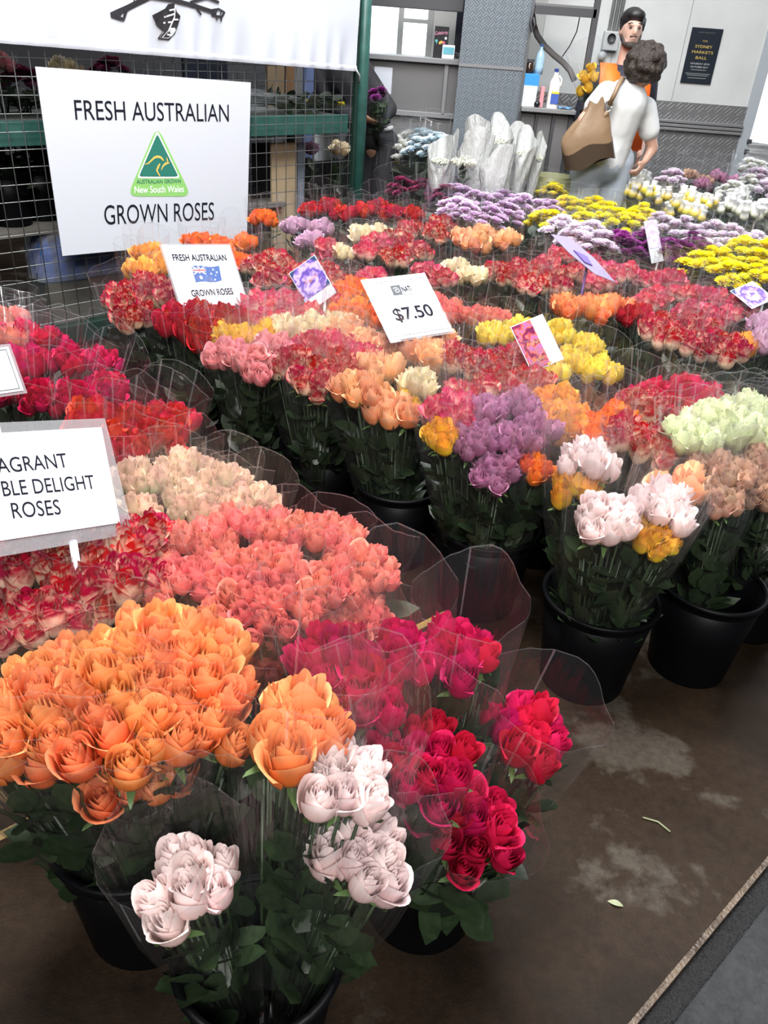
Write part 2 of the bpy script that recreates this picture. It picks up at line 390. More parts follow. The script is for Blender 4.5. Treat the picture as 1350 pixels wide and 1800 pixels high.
def mum_geo(seed, n=84, flat=.62, wide=1.0):
    rnd = random.Random(seed); vs = []; fs = []; at = []
    for k in range(n):
        t = k / n; a = k * 2.39996; el = lerp(0.0, 1.42, t) + rnd.uniform(-.1, .1)
        L = .5 * lerp(1.0, .62, t) * rnd.uniform(.85, 1.1); w = .065 * wide
        d = Vector((math.cos(a) * math.cos(el), math.sin(a) * math.cos(el), math.sin(el) * flat)); sd = Vector((-math.sin(a), math.cos(a), 0))
        o = len(vs)
        for q, ww, dz in ((.12, .5, 0), (.6, 1.0, .03), (1.0, .45, .09)):
            p = d * (L * q) + Vector((0, 0, .12 + dz * .6))
            for s in (-1, 1):
                vs.append(tuple(p + sd * (s * w * ww))); at.append((q, 0, t))
        fs += [(o, o + 1, o + 3, o + 2), (o + 2, o + 3, o + 5, o + 4)]
    b = MB(); b.ball((0, 0, .1), (.24, .24, .16), 8, 5); o = len(vs)
    vs += b.v; fs += [tuple(i + o for i in f) for f in b.f]; at += [(0.1, 0, 0.5)] * len(b.v)
    return vs, fs, at
def flower_mesh(name, geo, m):
    vs, fs, at = geo
    me = bpy.data.meshes.new(name); me.from_pydata(vs, [], fs); me.update()
    ca = me.color_attributes.new('petal', 'FLOAT_COLOR', 'POINT')
    ca.data.foreach_set('color', [c for a in at for c in (*a, 1)])
    me.polygons.foreach_set('use_smooth', [True] * len(me.polygons)); me.materials.append(m)
    return me
ROSE_GEO = [rose_geo(s, o) for s, o in ((1, .0), (2, .18), (3, .42), (4, .08), (5, .65))]
BUD_GEO = [rose_geo(s, o, 7, 6, 1.45) for s, o in ((11, .0), (12, .25), (13, .45))]
FAR_GEO = [rose_geo(s, o, 7, 5, 1.25) for s, o in ((21, .2), (22, .5), (23, .8))]
MUM_GEO = [mum_geo(s) for s in (1, 2, 3)]
DAISY_GEO = [mum_geo(s, 60, .5, 1.5) for s in (5, 6)]
def netbud_geo(seed):
    rnd = random.Random(seed); b = MB(); at = []
    pr = [(.02, 0), (.26, .06), (.42, .24), (.46, .44), (.36, .66), (.27, .80), (.30, .98), (.36, 1.2)]
    for i in range(len(pr)): at += [(min(1, pr[i][1] / .95), 0, 0)] * 12
    b.lathe(pr, 12)
    return [tuple((x * (1 + .06 * math.sin(7 * z + seed)), y, z)) for x, y, z in b.v], b.f, at
NET_GEO = [netbud_geo(s) for s in (1, 2)]
M_LEAF = mat('rose_leaf', (0.012, 0.024, 0.010), 0.42, spec=0.5, noise=(60, (0.026, 0.044, 0.018), 0.2))
M_STEM = mat('rose_stem', (0.022, 0.042, 0.014), 0.5)
M_SEPAL = mat('sepal_green', (0.075, 0.14, 0.035), 0.5)
M_FILM = film_mat('clear_cellophane', (.988, .99, .992), .018, .50, .007, .07)
SEPAL = [sepal_geo(s).mesh('sepals', M_SEPAL) for s in (1, 2)]

# kind: base, mid, lip colours; flower size, count, geometry, description
K = {
 'orange':   dict(c=((.80, .24, .05), (.86, .19, .04), (.95, .38, .16)), s=.054, n=9, g='rose', d='large orange roses'),
 'peach':    dict(c=((.85, .36, .14), (.88, .32, .12), (.95, .52, .30)), s=.050, n=9, g='rose', d='peach orange roses'),
 'palepink': dict(c=((.88, .58, .53), (.90, .64, .62), (.95, .80, .79)), s=.048, n=9, g='rose', d='pale pink roses'),
 'crimson':  dict(c=((.42, .02, .09), (.46, .006, .05), (.58, .012, .09)), s=.042, n=9, g='rose', d='crimson pink roses'),
 'coral':    dict(c=((.75, .25, .18), (.78, .15, .13), (.86, .28, .23)), s=.036, n=14, g='bud', d='salmon coral rosebuds'),
 'dd':       dict(c=((.92, .72, .52), (.92, .62, .46), (.46, .008, .035)), s=.047, n=10, g='rose', d='red and cream roses', blotch=1.1),
 'ddpink':   dict(c=((.92, .66, .54), (.88, .46, .40), (.62, .05, .12)), s=.047, n=10, g='rose', d='rose pink and cream roses', blotch=1.1),
 'creampink':dict(c=((.46, .54, .22), (.82, .74, .48), (.88, .60, .48)), s=.036, n=12, g='bud', d='cream rosebuds tipped with pink'),
 'redcream': dict(c=((.75, .55, .30), (.60, .06, .05), (.55, .02, .03)), s=.040, n=12, g='rose', d='scarlet roses with cream backs', blotch=.8),
 'red':      dict(c=((.35, .02, .02), (.45, .012, .02), (.52, .02, .03)), s=.045, n=10, g='rose', d='dark red roses'),
 'deeporange': dict(c=((.85, .22, .02), (.88, .15, .02), (.92, .22, .04)), s=.044, n=11, g='rose', d='vivid orange roses'),
 'amber':    dict(c=((.88, .42, .06), (.90, .34, .05), (.95, .45, .10)), s=.044, n=11, g='rose', d='amber orange roses'),
 'pink':     dict(c=((.80, .40, .34), (.80, .26, .28), (.86, .40, .42)), s=.044, n=10, g='rose', d='dusky pink roses'),
 'yellow':   dict(c=((.80, .55, .06), (.88, .60, .04), (.92, .72, .14)), s=.036, n=14, g='bud', d='yellow rosebuds'),
 'yellowbig':dict(c=((.80, .50, .05), (.90, .52, .03), (.93, .62, .08)), s=.046, n=7, g='rose', d='golden yellow roses'),
 'yellowred':dict(c=((.88, .58, .05), (.92, .62, .04), (.86, .40, .06)), s=.044, n=8, g='rose', d='yellow roses flushed with red', blotch=.7),
 'cream':    dict(c=((.85, .68, .35), (.90, .72, .42), (.94, .82, .58)), s=.048, n=8, g='rose', d='cream roses'),
 'lavender': dict(c=((.38, .13, .22), (.42, .13, .26), (.54, .25, .40)), s=.038, n=13, g='rose', d='lavender purple roses'),
 'lilac':    dict(c=((.55, .32, .45), (.60, .34, .50), (.70, .45, .60)), s=.044, n=9, g='rose', d='lilac roses'),
 'mocha':    dict(c=((.50, .24, .14), (.56, .28, .18), (.68, .44, .32)), s=.033, n=16, g='rose', d='small dusty brown-pink roses'),
 'greenwhite': dict(c=((.55, .66, .26), (.74, .80, .42), (.84, .88, .60)), s=.046, n=10, g='rose', d='greenish white roses'),
 'mumlilac': dict(c=((.36, .12, .32), (.62, .40, .62), (.74, .55, .74)), s=.074, n=15, g='daisy', d='lilac chrysanthemum daisies'),
 'mumpale':  dict(c=((.62, .42, .55), (.78, .62, .74), (.86, .76, .86)), s=.074, n=14, g='mum', d='pale lilac chrysanthemums'),
 'mumyellow':dict(c=((.75, .50, .01), (.90, .74, .01), (.95, .85, .03)), s=.074, n=14, g='mum', d='bright yellow chrysanthemums'),
 'mumpurple':dict(c=((.07, .01, .06), (.16, .015, .13), (.24, .03, .20)), s=.074, n=14, g='mum', d='dark purple chrysanthemums'),
 'mumwine':  dict(c=((.06, .005, .02), (.17, .012, .06), (.26, .03, .10)), s=.074, n=12, g='mum', d='wine red chrysanthemums'),
 'mumwhite': dict(c=((.75, .72, .50), (.86, .86, .78), (.92, .92, .90)), s=.076, n=15, g='mum', d='white chrysanthemums'),
 'netyellow': dict(c=((.34, .36, .06), (.86, .62, .04), (.88, .88, .86)), s=.060, n=7, g='net', d='yellow chrysanthemum buds in white nets'),
 'netwhite': dict(c=((.45, .52, .28), (.84, .82, .70), (.92, .92, .92)), s=.060, n=7, g='net', d='white chrysanthemum buds in white nets'),
 'mumblue':  dict(c=((.35, .52, .60), (.58, .74, .82), (.80, .88, .92)), s=.076, n=14, g='mum', d='pale blue chrysanthemums'),
}
MESH = {}
def heads(kind, far):
    key = (kind, far)
    if key not in MESH:
        k = K[kind]
        m = petal_mat(kind + '_petal', *k['c'], blotch=k.get('blotch', 0))
        geo = {'rose': FAR_GEO if far else ROSE_GEO, 'bud': BUD_GEO, 'mum': MUM_GEO, 'daisy': DAISY_GEO, 'net': NET_GEO}[k['g']]
        MESH[key] = [flower_mesh('rose' if k['g'] in ('rose', 'bud') else 'bloom', g, m) for g in geo]
    return MESH[key]

def leaf_geo(b, M, L, W):
    pts = []; fs = []
    for j in range(5):
        t = j / 4; w = W * math.sin(PI * min(1, t * .92 + .06)) ** .8 if t < 1 else .0008
        z = L * t; bend = -.18 * L * t * t
        for s in (-1, 0, 1):
            pts.append(M @ Vector((s * w, bend + (-.22 * w if s == 0 else 0), z)))
    for j in range(4):
        for i in range(2):
            a = j * 3 + i; fs.append((a, a + 1, a + 4, a + 3))
    b.add(pts, fs)
LEAF = []
for q in range(3):
    b = MB(); leaf_geo(b, Matrix.Identity(4), .075 - .008 * q, .024 - .002 * q); LEAF.append(b.mesh('leaf', M_LEAF))
def foliage_geo(seed, nl=46, ns=9):
    rnd = random.Random(seed); b = MB()
    for k in range(ns):
        a = rnd.random() * 6.28; r = .05 * math.sqrt(rnd.random())
        b.tube([(.35 * r * math.cos(a + 1), .35 * r * math.sin(a + 1), 0.02), (r * .8 * math.cos(a), r * .8 * math.sin(a), .5), (r * 1.1 * math.cos(a), r * 1.1 * math.sin(a), .98)], .0026, 5)
    for k in range(nl):
        a = rnd.random() * 6.28; t = rnd.uniform(.28, .90); r = lerp(.034, .064, t) * rnd.uniform(.45, 1.0)
        M = Matrix.Translation((r * math.cos(a), r * math.sin(a), t)) @ Matrix.Rotation(a + PI / 2 + rnd.uniform(-.8, .8), 4, 'Z') @ Matrix.Rotation(rnd.uniform(-.9, .7), 4, 'X') @ Matrix.Rotation(rnd.uniform(-.7, .7), 4, 'Y')
        leaf_geo(b, M @ Matrix.Diagonal((1, 1, 1.7, 1)), rnd.uniform(.05, .075), rnd.uniform(.018, .027))
    return b.mesh('foliage', M_LEAF)
FOL = [foliage_geo(s) for s in range(4)]
FOLS = [foliage_geo(s + 10, 30, 9) for s in range(2)]
def sleeve_geo(seed, hood, ncr=5):
    """unit sleeve: z 0.2..~1.25, radius 1 at the flowers (z=1); the back rises as a hood, sealed side edges stick out"""
    rnd = random.Random(seed); n = 30
    ang = sorted([2 * PI * (i + rnd.uniform(-.30, .30)) / n for i in range(n)])
    kc = rnd.sample(range(2, n - 2, 2), ncr)                       # narrow creases, whitened to paint in glint streaks
    for k in kc: ang[k] = ang[k + 1] - .04
    cr = [rnd.uniform(-1, 1) for _ in range(n)]; tw = [rnd.uniform(-.05, .05) for _ in range(n)]
    cn = [rnd.uniform(-.02, .035) for _ in range(9)]           # the cut edge: straight runs between a few corners
    vl = [0, .14, .30, .46, .62, .78, .90, .9955, 1.0]; b = MB(); vs = []
    for v in vl:
        for i in range(n):
            a = ang[i] + tw[i] * v if i not in kc and i - 1 not in kc else ang[i]
            q = (a / (2 * PI)) % 1 * 9; tp = lerp(cn[int(q) % 9], cn[(int(q) + 1) % 9], q - int(q))
            top = 1.14 + hood * (0.5 + 0.5 * math.sin(a)) ** 1.3 + tp
            z = lerp(.2, top, v)
            r = lerp(.52, 1.06, smooth(.0, .95, (z - .2) / .85)) + .30 * max(0, z - 1.0)
            r *= 1 + .045 * cr[i] * smooth(0, .7, v) + .02 * math.sin(9 * v + 5 * cr[i])
            fin = abs(math.cos(a)) ** 18
            r *= 1 + fin * lerp(.08, .22, v)
            vs.append((r * math.cos(a), r * math.sin(a) * .94, z))
    nr = len(vl) - 1
    fs = [(j * n + i, j * n + (i + 1) % n, (j + 1) * n + (i + 1) % n, (j + 1) * n + i) for j in range(nr) for i in range(n)]
    me = b.add(vs, fs).mesh('sleeve', M_FILM, False); me.materials.append(M_FILMGLINT)
    me.polygons.foreach_set('material_index', [1 if (j == nr - 1 or (i in kc and j >= 5)) else 0 for j in range(nr) for i in range(n)])
    return me
M_FILMGLINT = film_mat('cellophane_edge_glint', lo=.13, hi=.55, haze=.11, rough=.2)  # whiter film on cut rim and creases paints in their glints
SLEEVE = [sleeve_geo(s, h) for s, h in ((1, .08), (2, .13), (3, .05), (4, .10))]
M_FILM = film_mat('stiff_cellophane', (.985, .988, .99), .030, .50, .011, .05)
M_FILMGLINT = film_mat('stiff_edge_glint', lo=.11, hi=.5, haze=.09, rough=.15)  # same painted glints for the stiffer sleeves
HOOD = [sleeve_geo(s, h, 2) for s, h in ((7, .16), (8, .22))]
M_FILM = MATS['clear_cellophane']
LOW = [sleeve_geo(s, h, 2) for s, h in ((31, .03), (32, .06), (33, .04))]

def bunch(kind, P, C, seed, detail, label, group, n=None, s=None, cat='flower bunch', spread=1.0, tall=1.0, nosleeve=False, z0=.035, low=False):
    """P centre of the flower heads, C (x, y) of the bucket; stems run from the bucket's floor to the heads"""
    k = K[kind]; rnd = random.Random(seed); n = n or k['n']; s = s or k['s']
    P = Vector(P); off = (P.xy - Vector(C).xy)
    base = Vector((C[0], C[1], z0)) + Vector((off.x, off.y, 0)) * min(.3, .075 / max(.01, off.length))
    ax = P - base; L = ax.length
    q = ax.to_track_quat('Z', 'Y')
    # turn the sleeve's hood away from the viewer
    loc_away = q.inverted() @ Vector((P.x, P.y, 0)).normalized()
    tw = math.atan2(loc_away.y, loc_away.x) - PI / 2 + rnd.uniform(-.5, .5)
    q = q @ Quaternion((0, 0, 1), tw)
    rose = k['g'] in ('rose', 'bud')
    e = empty('rose_bunch' if rose else 'chrysanthemum_bunch', base, q)
    tag(e, label, cat, group)
    far = detail == 0
    ms = heads(kind, far)
    rc = .365 * s * math.sqrt(n) * spread
    hh = s * (1.35 if rose else .4)
    tip = []
    for i in range(n):
        r = rc * math.sqrt((i + .35) / n); a = i * 2.39996 + seed + rnd.uniform(-.2, .2)
        x, y = r * math.cos(a), r * math.sin(a)
        z = L + .35 * rc * (1 - (r / rc) ** 2) * (1.1 if rose else 2.4) - hh * .6 + rnd.uniform(-.008, .008) * (1 + s * 10)
        d = Vector((x / rc * .24 + rnd.uniform(-.12, .12), y / rc * .24 + rnd.uniform(-.12, .12), 1)).normalized()
        sc = s * rnd.uniform(.90, 1.18) * (1.14 if detail < 2 else 1.06)
        rq = d.to_track_quat('Z', 'Y') @ Quaternion((0, 0, 1), rnd.random() * 6.28)
        o = place('rose' if rose else 'bloom', rnd.choice(ms), e, (x, y, z), rq, sc)
        if detail == 2 and rose: place('sepals', rnd.choice(SEPAL), o)
        tip.append(Vector((x, y, z)))
    if detail == 2:
        for i, t in enumerate(tip):
            if i % 2 and n > 10: continue
            b = MB(); b.tube([(t.x * .25, t.y * .25, 0.0), (t.x * .7, t.y * .7, L * .55), (t.x, t.y, t.z)], .0028, 6); b.obj('stem', M_STEM, e, True)
        for i in range(26):
            a = rnd.random() * 6.28; tt = rnd.uniform(.40, .88); r = lerp(.55, 1.0, tt) * (rc + .014) * rnd.uniform(.62, .95)
            lq = Quaternion((0, 0, 1), a + PI / 2 + rnd.uniform(-.5, .5)) @ Quaternion((1, 0, 0), rnd.uniform(-.5, .45)) @ Quaternion((0, 1, 0), rnd.uniform(-.7, .7))
            place('leaf', LEAF[i % 3], e, (r * math.cos(a), r * math.sin(a), tt * L), lq, rnd.uniform(.8, 1.2))
        place('foliage', FOLS[seed % 2], e, (0, 0, 0), None, (rc / .055, rc / .055, (L - hh) * .98))['kind'] = 'stuff'
    else:
        place('foliage', FOL[seed % 4], e, (0, 0, 0), None, (rc / .055, rc / .055, (L - hh * .7) * 1.0))['kind'] = 'stuff'
    if not nosleeve:
        R = rc + s * .55
        place('sleeve', rnd.choice(LOW if low else HOOD if detail == 2 else SLEEVE), e, (0, 0, 0), None, (R, R, L * tall))
    return e

M_BUCKET = mat('black_plastic', (0.0018, 0.0020, 0.0028), 0.45, spec=0.13)
def bucket_meshes(R, Hh):
    t = .78
    body = MB().lathe([(.001, .004), (R * t, .0), (R * t, .004), (R * lerp(t, 1, .5), Hh * .5), (R, Hh - .012), (R - .004, Hh - .012), (R * lerp(t, 1, .5) - .004, Hh * .5), (R * t - .006, .010), (.001, .010)], 40)
    rim = MB().lathe([(R - .005, Hh - .03), (R + .001, Hh - .03), (R + .004, Hh - .026), (R + .002, Hh - .016), (R + .008, Hh - .012), (R + .010, Hh - .004), (R + .006, Hh), (R, Hh), (R - .005, Hh - .005)], 40)
    wat = MB().lathe([(.001, .10), (R * lerp(t, 1, .33) - .005, .10)], 32)
    return body.mesh('body', M_BUCKET), rim.mesh('rim', M_BUCKET), wat.mesh('water', mat('dark_water', (.01, .012, .01), .05))
BK = {}
def bucket(C, label, group=None, R=.142, Hh=.30, z=0):
    key = (R, Hh)
    if key not in BK: BK[key] = bucket_meshes(R, Hh)
    e = empty('flower_bucket', (C[0], C[1], z)); tag(e, label, 'bucket', group)
    for nm, me in zip(('body', 'rim', 'water'), BK[key]): place(nm, me, e)
    return e

# ================================================================== BUNCHES: where they stand (pixel of the heads + height above the floor)
BUCKETS = {}
def near_bucket(key, C, label, R=.142, Hh=.30):
    BUCKETS[key] = (C[0], C[1]); bucket(C, label, None, R, Hh)
near_bucket('L1', atz(455, 1668, .30), 'black bucket holding one orange and three pale pink rose bunches', .128)
near_bucket('L2', (.135, 1.01), 'black bucket under the splayed crimson pink rose bunches')
near_bucket('L3', atz(238, 1432, .30), 'black bucket crammed with large orange roses', .150)
near_bucket('L4', (-.20, 1.345), 'black bucket under the dome of salmon coral rosebuds')
near_bucket('L5', (-.60, 1.235), 'black bucket of red and cream roses behind the orange roses')
near_bucket('L6', (-.47, 1.66), 'black bucket of cream rosebuds tipped with pink')
near_bucket('L7', (-.80, 1.90), 'black bucket of scarlet roses beside the cream rosebuds')
near_bucket('L8', (-1.13, 2.16), 'black bucket of small crimson sprays beside the scarlet roses')
near_bucket('L9', (-1.36, 2.42), 'black bucket of coral roses beyond the small crimson sprays')
near_bucket('R7', (.600, 1.745), 'black bucket of pale pink, yellow and peach bunches nearest the open floor', .150)
near_bucket('R6', (.315, 2.075), 'black bucket of lavender purple roses', .158)
near_bucket('R5', (.040, 2.300), 'black bucket of peach orange and cream roses next to the lavender ones')
near_bucket('R4', (-.235, 2.520), 'black bucket of red and cream roses next to the peach ones')
near_bucket('R3', (-.500, 2.740), 'black bucket of dusky pink and yellow roses')
near_bucket('R2', (-.780, 2.960), 'black bucket of dark red roses below the flag sign')
near_bucket('R1', (-1.040, 3.170), 'black bucket of red and cream roses nearest the wire fence')
near_bucket('R8', (.93, 1.840), 'black bucket of small brown-pink roses beside the pale pink ones')
near_bucket('R9', (1.17, 2.06), 'black bucket of greenish white roses beyond the brown-pink ones')

GROUPS = []
def G(kind, zone, bk, detail, pts, **kw):
    GROUPS.append((kind, zone, bk, detail, [tuple(float(v) for v in p.split(',')) for p in pts.split()], kw))
# --- the bucket at the very front
bunch('orange', atz(520, 1290, .66), BUCKETS['L1'], 3, 2, 'tall upright bunch of orange roses sharing a bucket with pale pink roses', None, n=8)
bunch('palepink', atz(603, 1372, .63), BUCKETS['L1'], 4, 2, 'upright bunch of pale pink rosebuds pressed against an orange bunch', None, n=9, s=.044)
bunch('palepink', atz(636, 1510, .50), BUCKETS['L1'], 8, 2, 'bunch of pale pink roses tipping towards the crimson roses', None, n=8)
bunch('palepink', atz(328, 1560, .45), BUCKETS['L1'], 6, 2, 'opened pale pink roses in a rounded sleeve hanging over the rim', None, n=9)
# --- crimson bucket
for (x, y, z), lab, sd in (((815, 1462, .42), 'bunch of crimson roses drooping lowest over its bucket', 1), ((748, 1350, .54), 'bunch of opened crimson roses in the middle of the crimson bucket', 2),
        ((922, 1292, .46), 'bunch of crimson roses leaning out alone over the bare floor', 3), ((640, 1225, .62), 'bunch of crimson roses behind the orange and pale pink bunches', 4),
        ((590, 1160, .64), 'bunch of crimson roses touching the salmon coral rosebuds', 5), ((700, 1160, .64), 'upright bunch of crimson roses with pale leaves below, beside the coral rosebuds', 6),
        ((808, 1155, .62), 'upright bunch of crimson roses with pale leaves, next to the yellow floor line', 7)):
    bunch('crimson', atz(x, y, z), BUCKETS['L2'], sd, 2, lab, 'crimson rose bunches in one bucket', n=11 if z < .6 else 9, s=.046, spread=1.25 if z < .6 else 1.0)
G('orange', 'packed beside the pale pink roses', 'L3', 2, '60,1262,.62 150,1300,.60 95,1195,.63 195,1195,.66 265,1145,.66 345,1140,.66 260,1290,.62 30,1310,.57', s=.049, spread=1.15, low=True, tall=.94)
G('orange', 'hanging lowest in the crammed orange bucket', 'L3', 2, '235,1365,.53', s=.049, spread=1.15, low=True, tall=.94)
G('orange', 'beside the tall upright orange bunch', 'L3', 2, '355,1275,.60 360,1210,.64', s=.049, spread=1.15, low=True, tall=.94)
G('coral', 'massed between crimson and cream roses', 'L4', 1, '330,960 305,1030 405,935 395,1015 480,1005 500,940 580,950 640,1000 585,1035 505,1075 425,1085 570,1100,.56 625,1085,.55 465,1150,.50', s=.0305, n=15, spread=1.38, low=True, tall=.95)
G('dd', 'behind the large orange roses', 'L5', 1, '30,1000 130,985 220,1015 100,1085,.58 5,1095,.57 180,1060,.58 250,965', s=.043, spread=1.1, low=True, tall=.96)
G('creampink', 'beside the lettered rose sign', 'L6', 1, '232,850 238,915 300,845 345,890 395,855 445,890 330,825 400,905', s=.031, n=14, spread=1.25, low=True)
G('redcream', 'beyond the pink-tipped rosebuds', 'L7', 1, '235,745 285,770 215,790 300,745 160,745')
G('crimson', 'in small sprays', 'L8', 1, '20,690 80,705 140,705 190,685 60,640 120,640 180,640 20,640 90,605 40,590', s=.036, n=12)
G('coral', 'beyond the small crimson sprays', 'L9', 1, '8,565 30,600 -20,590', s=.04)
# --- front row of the big field
G('dd', 'nearest the wire fence', 'R1', 1, '215,525 260,515 235,560,.57 300,520')
G('red', 'below the flag sign', 'R2', 1, '305,570 355,590 400,570 340,560')
G('pink', 'below the flag sign', 'R3', 1, '400,625 445,645 480,620')
G('yellowbig', 'among dusky pink roses', 'R3', 1, '390,592 470,590 432,596', s=.036)
G('dd', 'between pink and peach roses', 'R4', 2, '510,640 555,672 600,655')
G('ddpink', 'behind the peach roses', 'R4', 1, '545,612 600,620 635,640')
G('peach', 'next to red and cream roses', 'R5', 2, '630,688', n=7, s=.056)
G('peach', 'lowest over their bucket, below cream roses', 'R5', 2, '690,722,.58', n=7, s=.056)
G('peach', 'rising behind two other peach bunches', 'R5', 2, '665,655', n=7, s=.056)
G('cream', 'wedged beside the peach roses', 'R5', 2, '735,680', n=6)
G('yellowbig', 'wedged below the cream roses', 'R5', 2, '722,712,.58', n=5, s=.036)
G('yellowred', 'beside lavender roses', 'R6', 2, '776,772', n=5, s=.042)
G('lavender', 'next to a small golden bunch', 'R6', 2, '835,775')
G('lavender', 'hanging lowest over their bucket', 'R6', 2, '868,835,.56')
G('lavender', 'in the middle of their bucket', 'R6', 2, '905,778')
G('lavender', 'just above vivid orange roses', 'R6', 2, '942,758,.63')
G('lavender', 'behind the opened lavender roses', 'R6', 1, '860,725,.66 915,715,.66', s=.032)
G('ddpink', 'behind the yellow and lavender roses', 'R6', 1, '790,735,.64')
G('deeporange', 'squeezed beside the lavender roses', 'R6', 2, '948,830,.58', n=6, s=.036)
G('yellowred', 'beside pale pink roses', 'R7', 2, '1010,860,.60', n=7)
G('palepink', 'above the flushed yellow roses', 'R7', 2, '1028,812,.66', n=9)
G('palepink', 'below the flushed yellow roses', 'R7', 2, '1062,920,.60', n=9, s=.05)
G('palepink', 'below the very large peach roses', 'R7', 2, '1165,895,.62', n=9, s=.05)
G('yellowred', 'overlapping pale pink roses', 'R7', 2, '1150,948,.57', n=10, s=.036)
G('peach', 'beside small brown-pink roses', 'R7', 2, '1192,868,.62', n=4, s=.062)
G('mocha', 'above a black bucket', 'R8', 2, '1245,815 1265,880,.58 1290,840')
G('mocha', 'at the greenish white roses', 'R9', 2, '1340,820 1330,870,.58')
G('greenwhite', 'behind small brown-pink roses', 'R8', 1, '1245,740,.66 1215,775,.66 1290,760,.66')
G('greenwhite', 'beyond small brown-pink roses', 'R9', 1, '1310,725 1345,745 1335,780')
# --- rows behind (buckets hidden below)
G('dd', 'in front of the portrait rose card', None, 1, '800,640 850,655 900,640 875,690 830,700 930,680')
G('yellow', 'around the portrait rose card', None, 1, '870,592 915,585 985,590 1005,640 1055,655 965,660 1030,615')
G('peach', 'below the price sign', None, 1, '640,615 690,608 745,625 600,590 770,600')
G('cream', 'between the price sign and the pink roses', None, 1, '505,585 555,580 600,585')
G('amber', 'behind the pale pink bucket', None, 1, '980,715 1000,750 960,745')
G('deeporange', 'behind the pale pink bucket', None, 1, '1045,765 1080,745', n=8)
G('dd', 'between pale pink and brown-pink roses', None, 1, '1100,775 1150,795 1120,720')
G('crimson', 'behind the greenish white roses', None, 1, '1135,702 1200,692 1235,705 1180,725')
G('coral', 'right behind the price sign', None, 1, '790,552 835,560 870,565 760,540')
G('deeporange', 'beside the price sign', None, 1, '600,525 625,515 640,560 610,560')
G('ddpink', 'beside the purple rose card', None, 1, '455,545 500,540 540,570 470,575 560,530 650,500')
G('dd', 'behind the purple rose card', None, 0, '450,470 490,460 525,485 560,480 475,490 590,500')
G('amber', 'behind the flag sign', None, 1, '262,455 250,480 285,470')
G('deeporange', 'behind the flag sign', None, 0, '350,428 390,440 430,430 415,465 375,460')
G('deeporange', 'alone at the foot of the big sign', None, 0, '465,386')
G('lilac', 'near the fence post', None, 0, '520,398 565,402 545,425')
G('cream', 'among lilac roses', None, 0, '605,445', s=.04)
G('cream', 'before the dark red roses', None, 0, '640,412 672,412')
G('ddpink', 'behind the purple card', None, 0, '575,440 640,445 660,430')
G('dd', 'behind the price sign', None, 0, '695,455 735,445 700,425 720,405 765,412 775,395')
G('red', 'along the fence post', None, 0, '545,372 600,378 640,372 690,375 725,380 575,365 665,365')
G('peach', 'before the lilac daisies', None, 0, '815,418 850,415 890,425 835,430')
G('ddpink', 'behind the coral roses', None, 0, '750,482 775,490', s=.042)
G('cream', 'beside the rose pink and cream roses', None, 0, '800,472 830,488')
G('dd', 'behind the yellow rosebuds', None, 0, '868,478 900,490 935,505 970,500 1000,485 920,475')
G('ddpink', 'below the leaning lilac card', None, 0, '990,450 1040,468 1075,480 1110,488 1050,500 960,470 1010,430')
G('orange', 'behind the yellow rosebuds', None, 1, '998,545 1040,548 1078,545', s=.05)
G('red', 'beside the orange roses in the middle', None, 0, '1112,555')
G('dd', 'massed before the yellow chrysanthemums', None, 1, '1155,590 1200,605 1240,612 1275,622 1175,575 1225,585')
G('ddpink', 'massed before the yellow chrysanthemums', None, 0, '1150,525 1200,520 1250,525 1300,545 1215,550 1180,495 1265,560 1140,495 1130,540')
G('amber', 'at the end of the red row', None, 1, '1305,612', n=7)
G('lilac', 'beside the amber roses', None, 1, '1342,612 1345,580')
G('mumwine', 'behind the dark red roses', None, 0, '745,338 782,350 705,338', tall=1.02)
G('mumlilac', 'in front of the paper wraps', None, 0, '800,350 840,362 882,360 820,390 860,395 912,372 922,330 832,335 955,375 885,385 800,375', tall=1.0)
G('mumyellow', 'beside the lilac daisies', None, 0, '970,345 1000,372 1040,372 958,398 1020,402 1080,392 1105,398 1060,380 1125,385')
G('mumpale', 'in front of the yellow chrysanthemums', None, 0, '1012,428 988,412 1050,440 1035,420')
G('mumpurple', 'below the tall lilac card', None, 0, '1090,442 1128,438 1188,452 1215,445 1160,450')
G('mumpale', 'beyond the dark purple chrysanthemums', None, 0, '1195,410 1245,418 1285,428 1155,405 1320,440 1230,440')
G('mumyellow', 'above the red and cream mass', None, 0, '1228,475 1280,492 1320,475 1300,448 1345,455 1330,500 1255,465')
G('mumwhite', 'beside the person in dark shorts', None, 0, '690,262,.80 715,252,.82 705,275,.78')
G('mumblue', 'next to the white paper wraps', None, 0, '745,248,.87 768,258,.88 738,268,.83')
G('mumyellow', 'tucked under the white chrysanthemums', None, 0, '682,284,.74', n=5)
G('mumpale', 'at the tread-plate wall', None, 0, '1180,322,.76 1330,318,.78 1345,340,.72')
G('mocha', 'at the tread-plate wall', None, 0, '1213,308,.78 1240,318,.76')
G('lavender', 'at the bright doorway', None, 0, '1235,325,.74 1262,312,.78 1292,322,.76')
G('mumwhite', 'at the bright doorway', None, 0, '1310,335,.72 1285,345,.70 1322,302,.80')
G('netyellow', 'beside the tall lilac card', None, 0, '1110,345,.66 1140,350,.66 1170,360,.65 1205,362,.65 1240,368,.65 1185,375 1220,385 1165,345,.66')
G('netwhite', 'before the bright doorway', None, 0, '1280,375,.66 1315,385,.66 1345,380,.66 1125,328,.70 1295,360,.68')

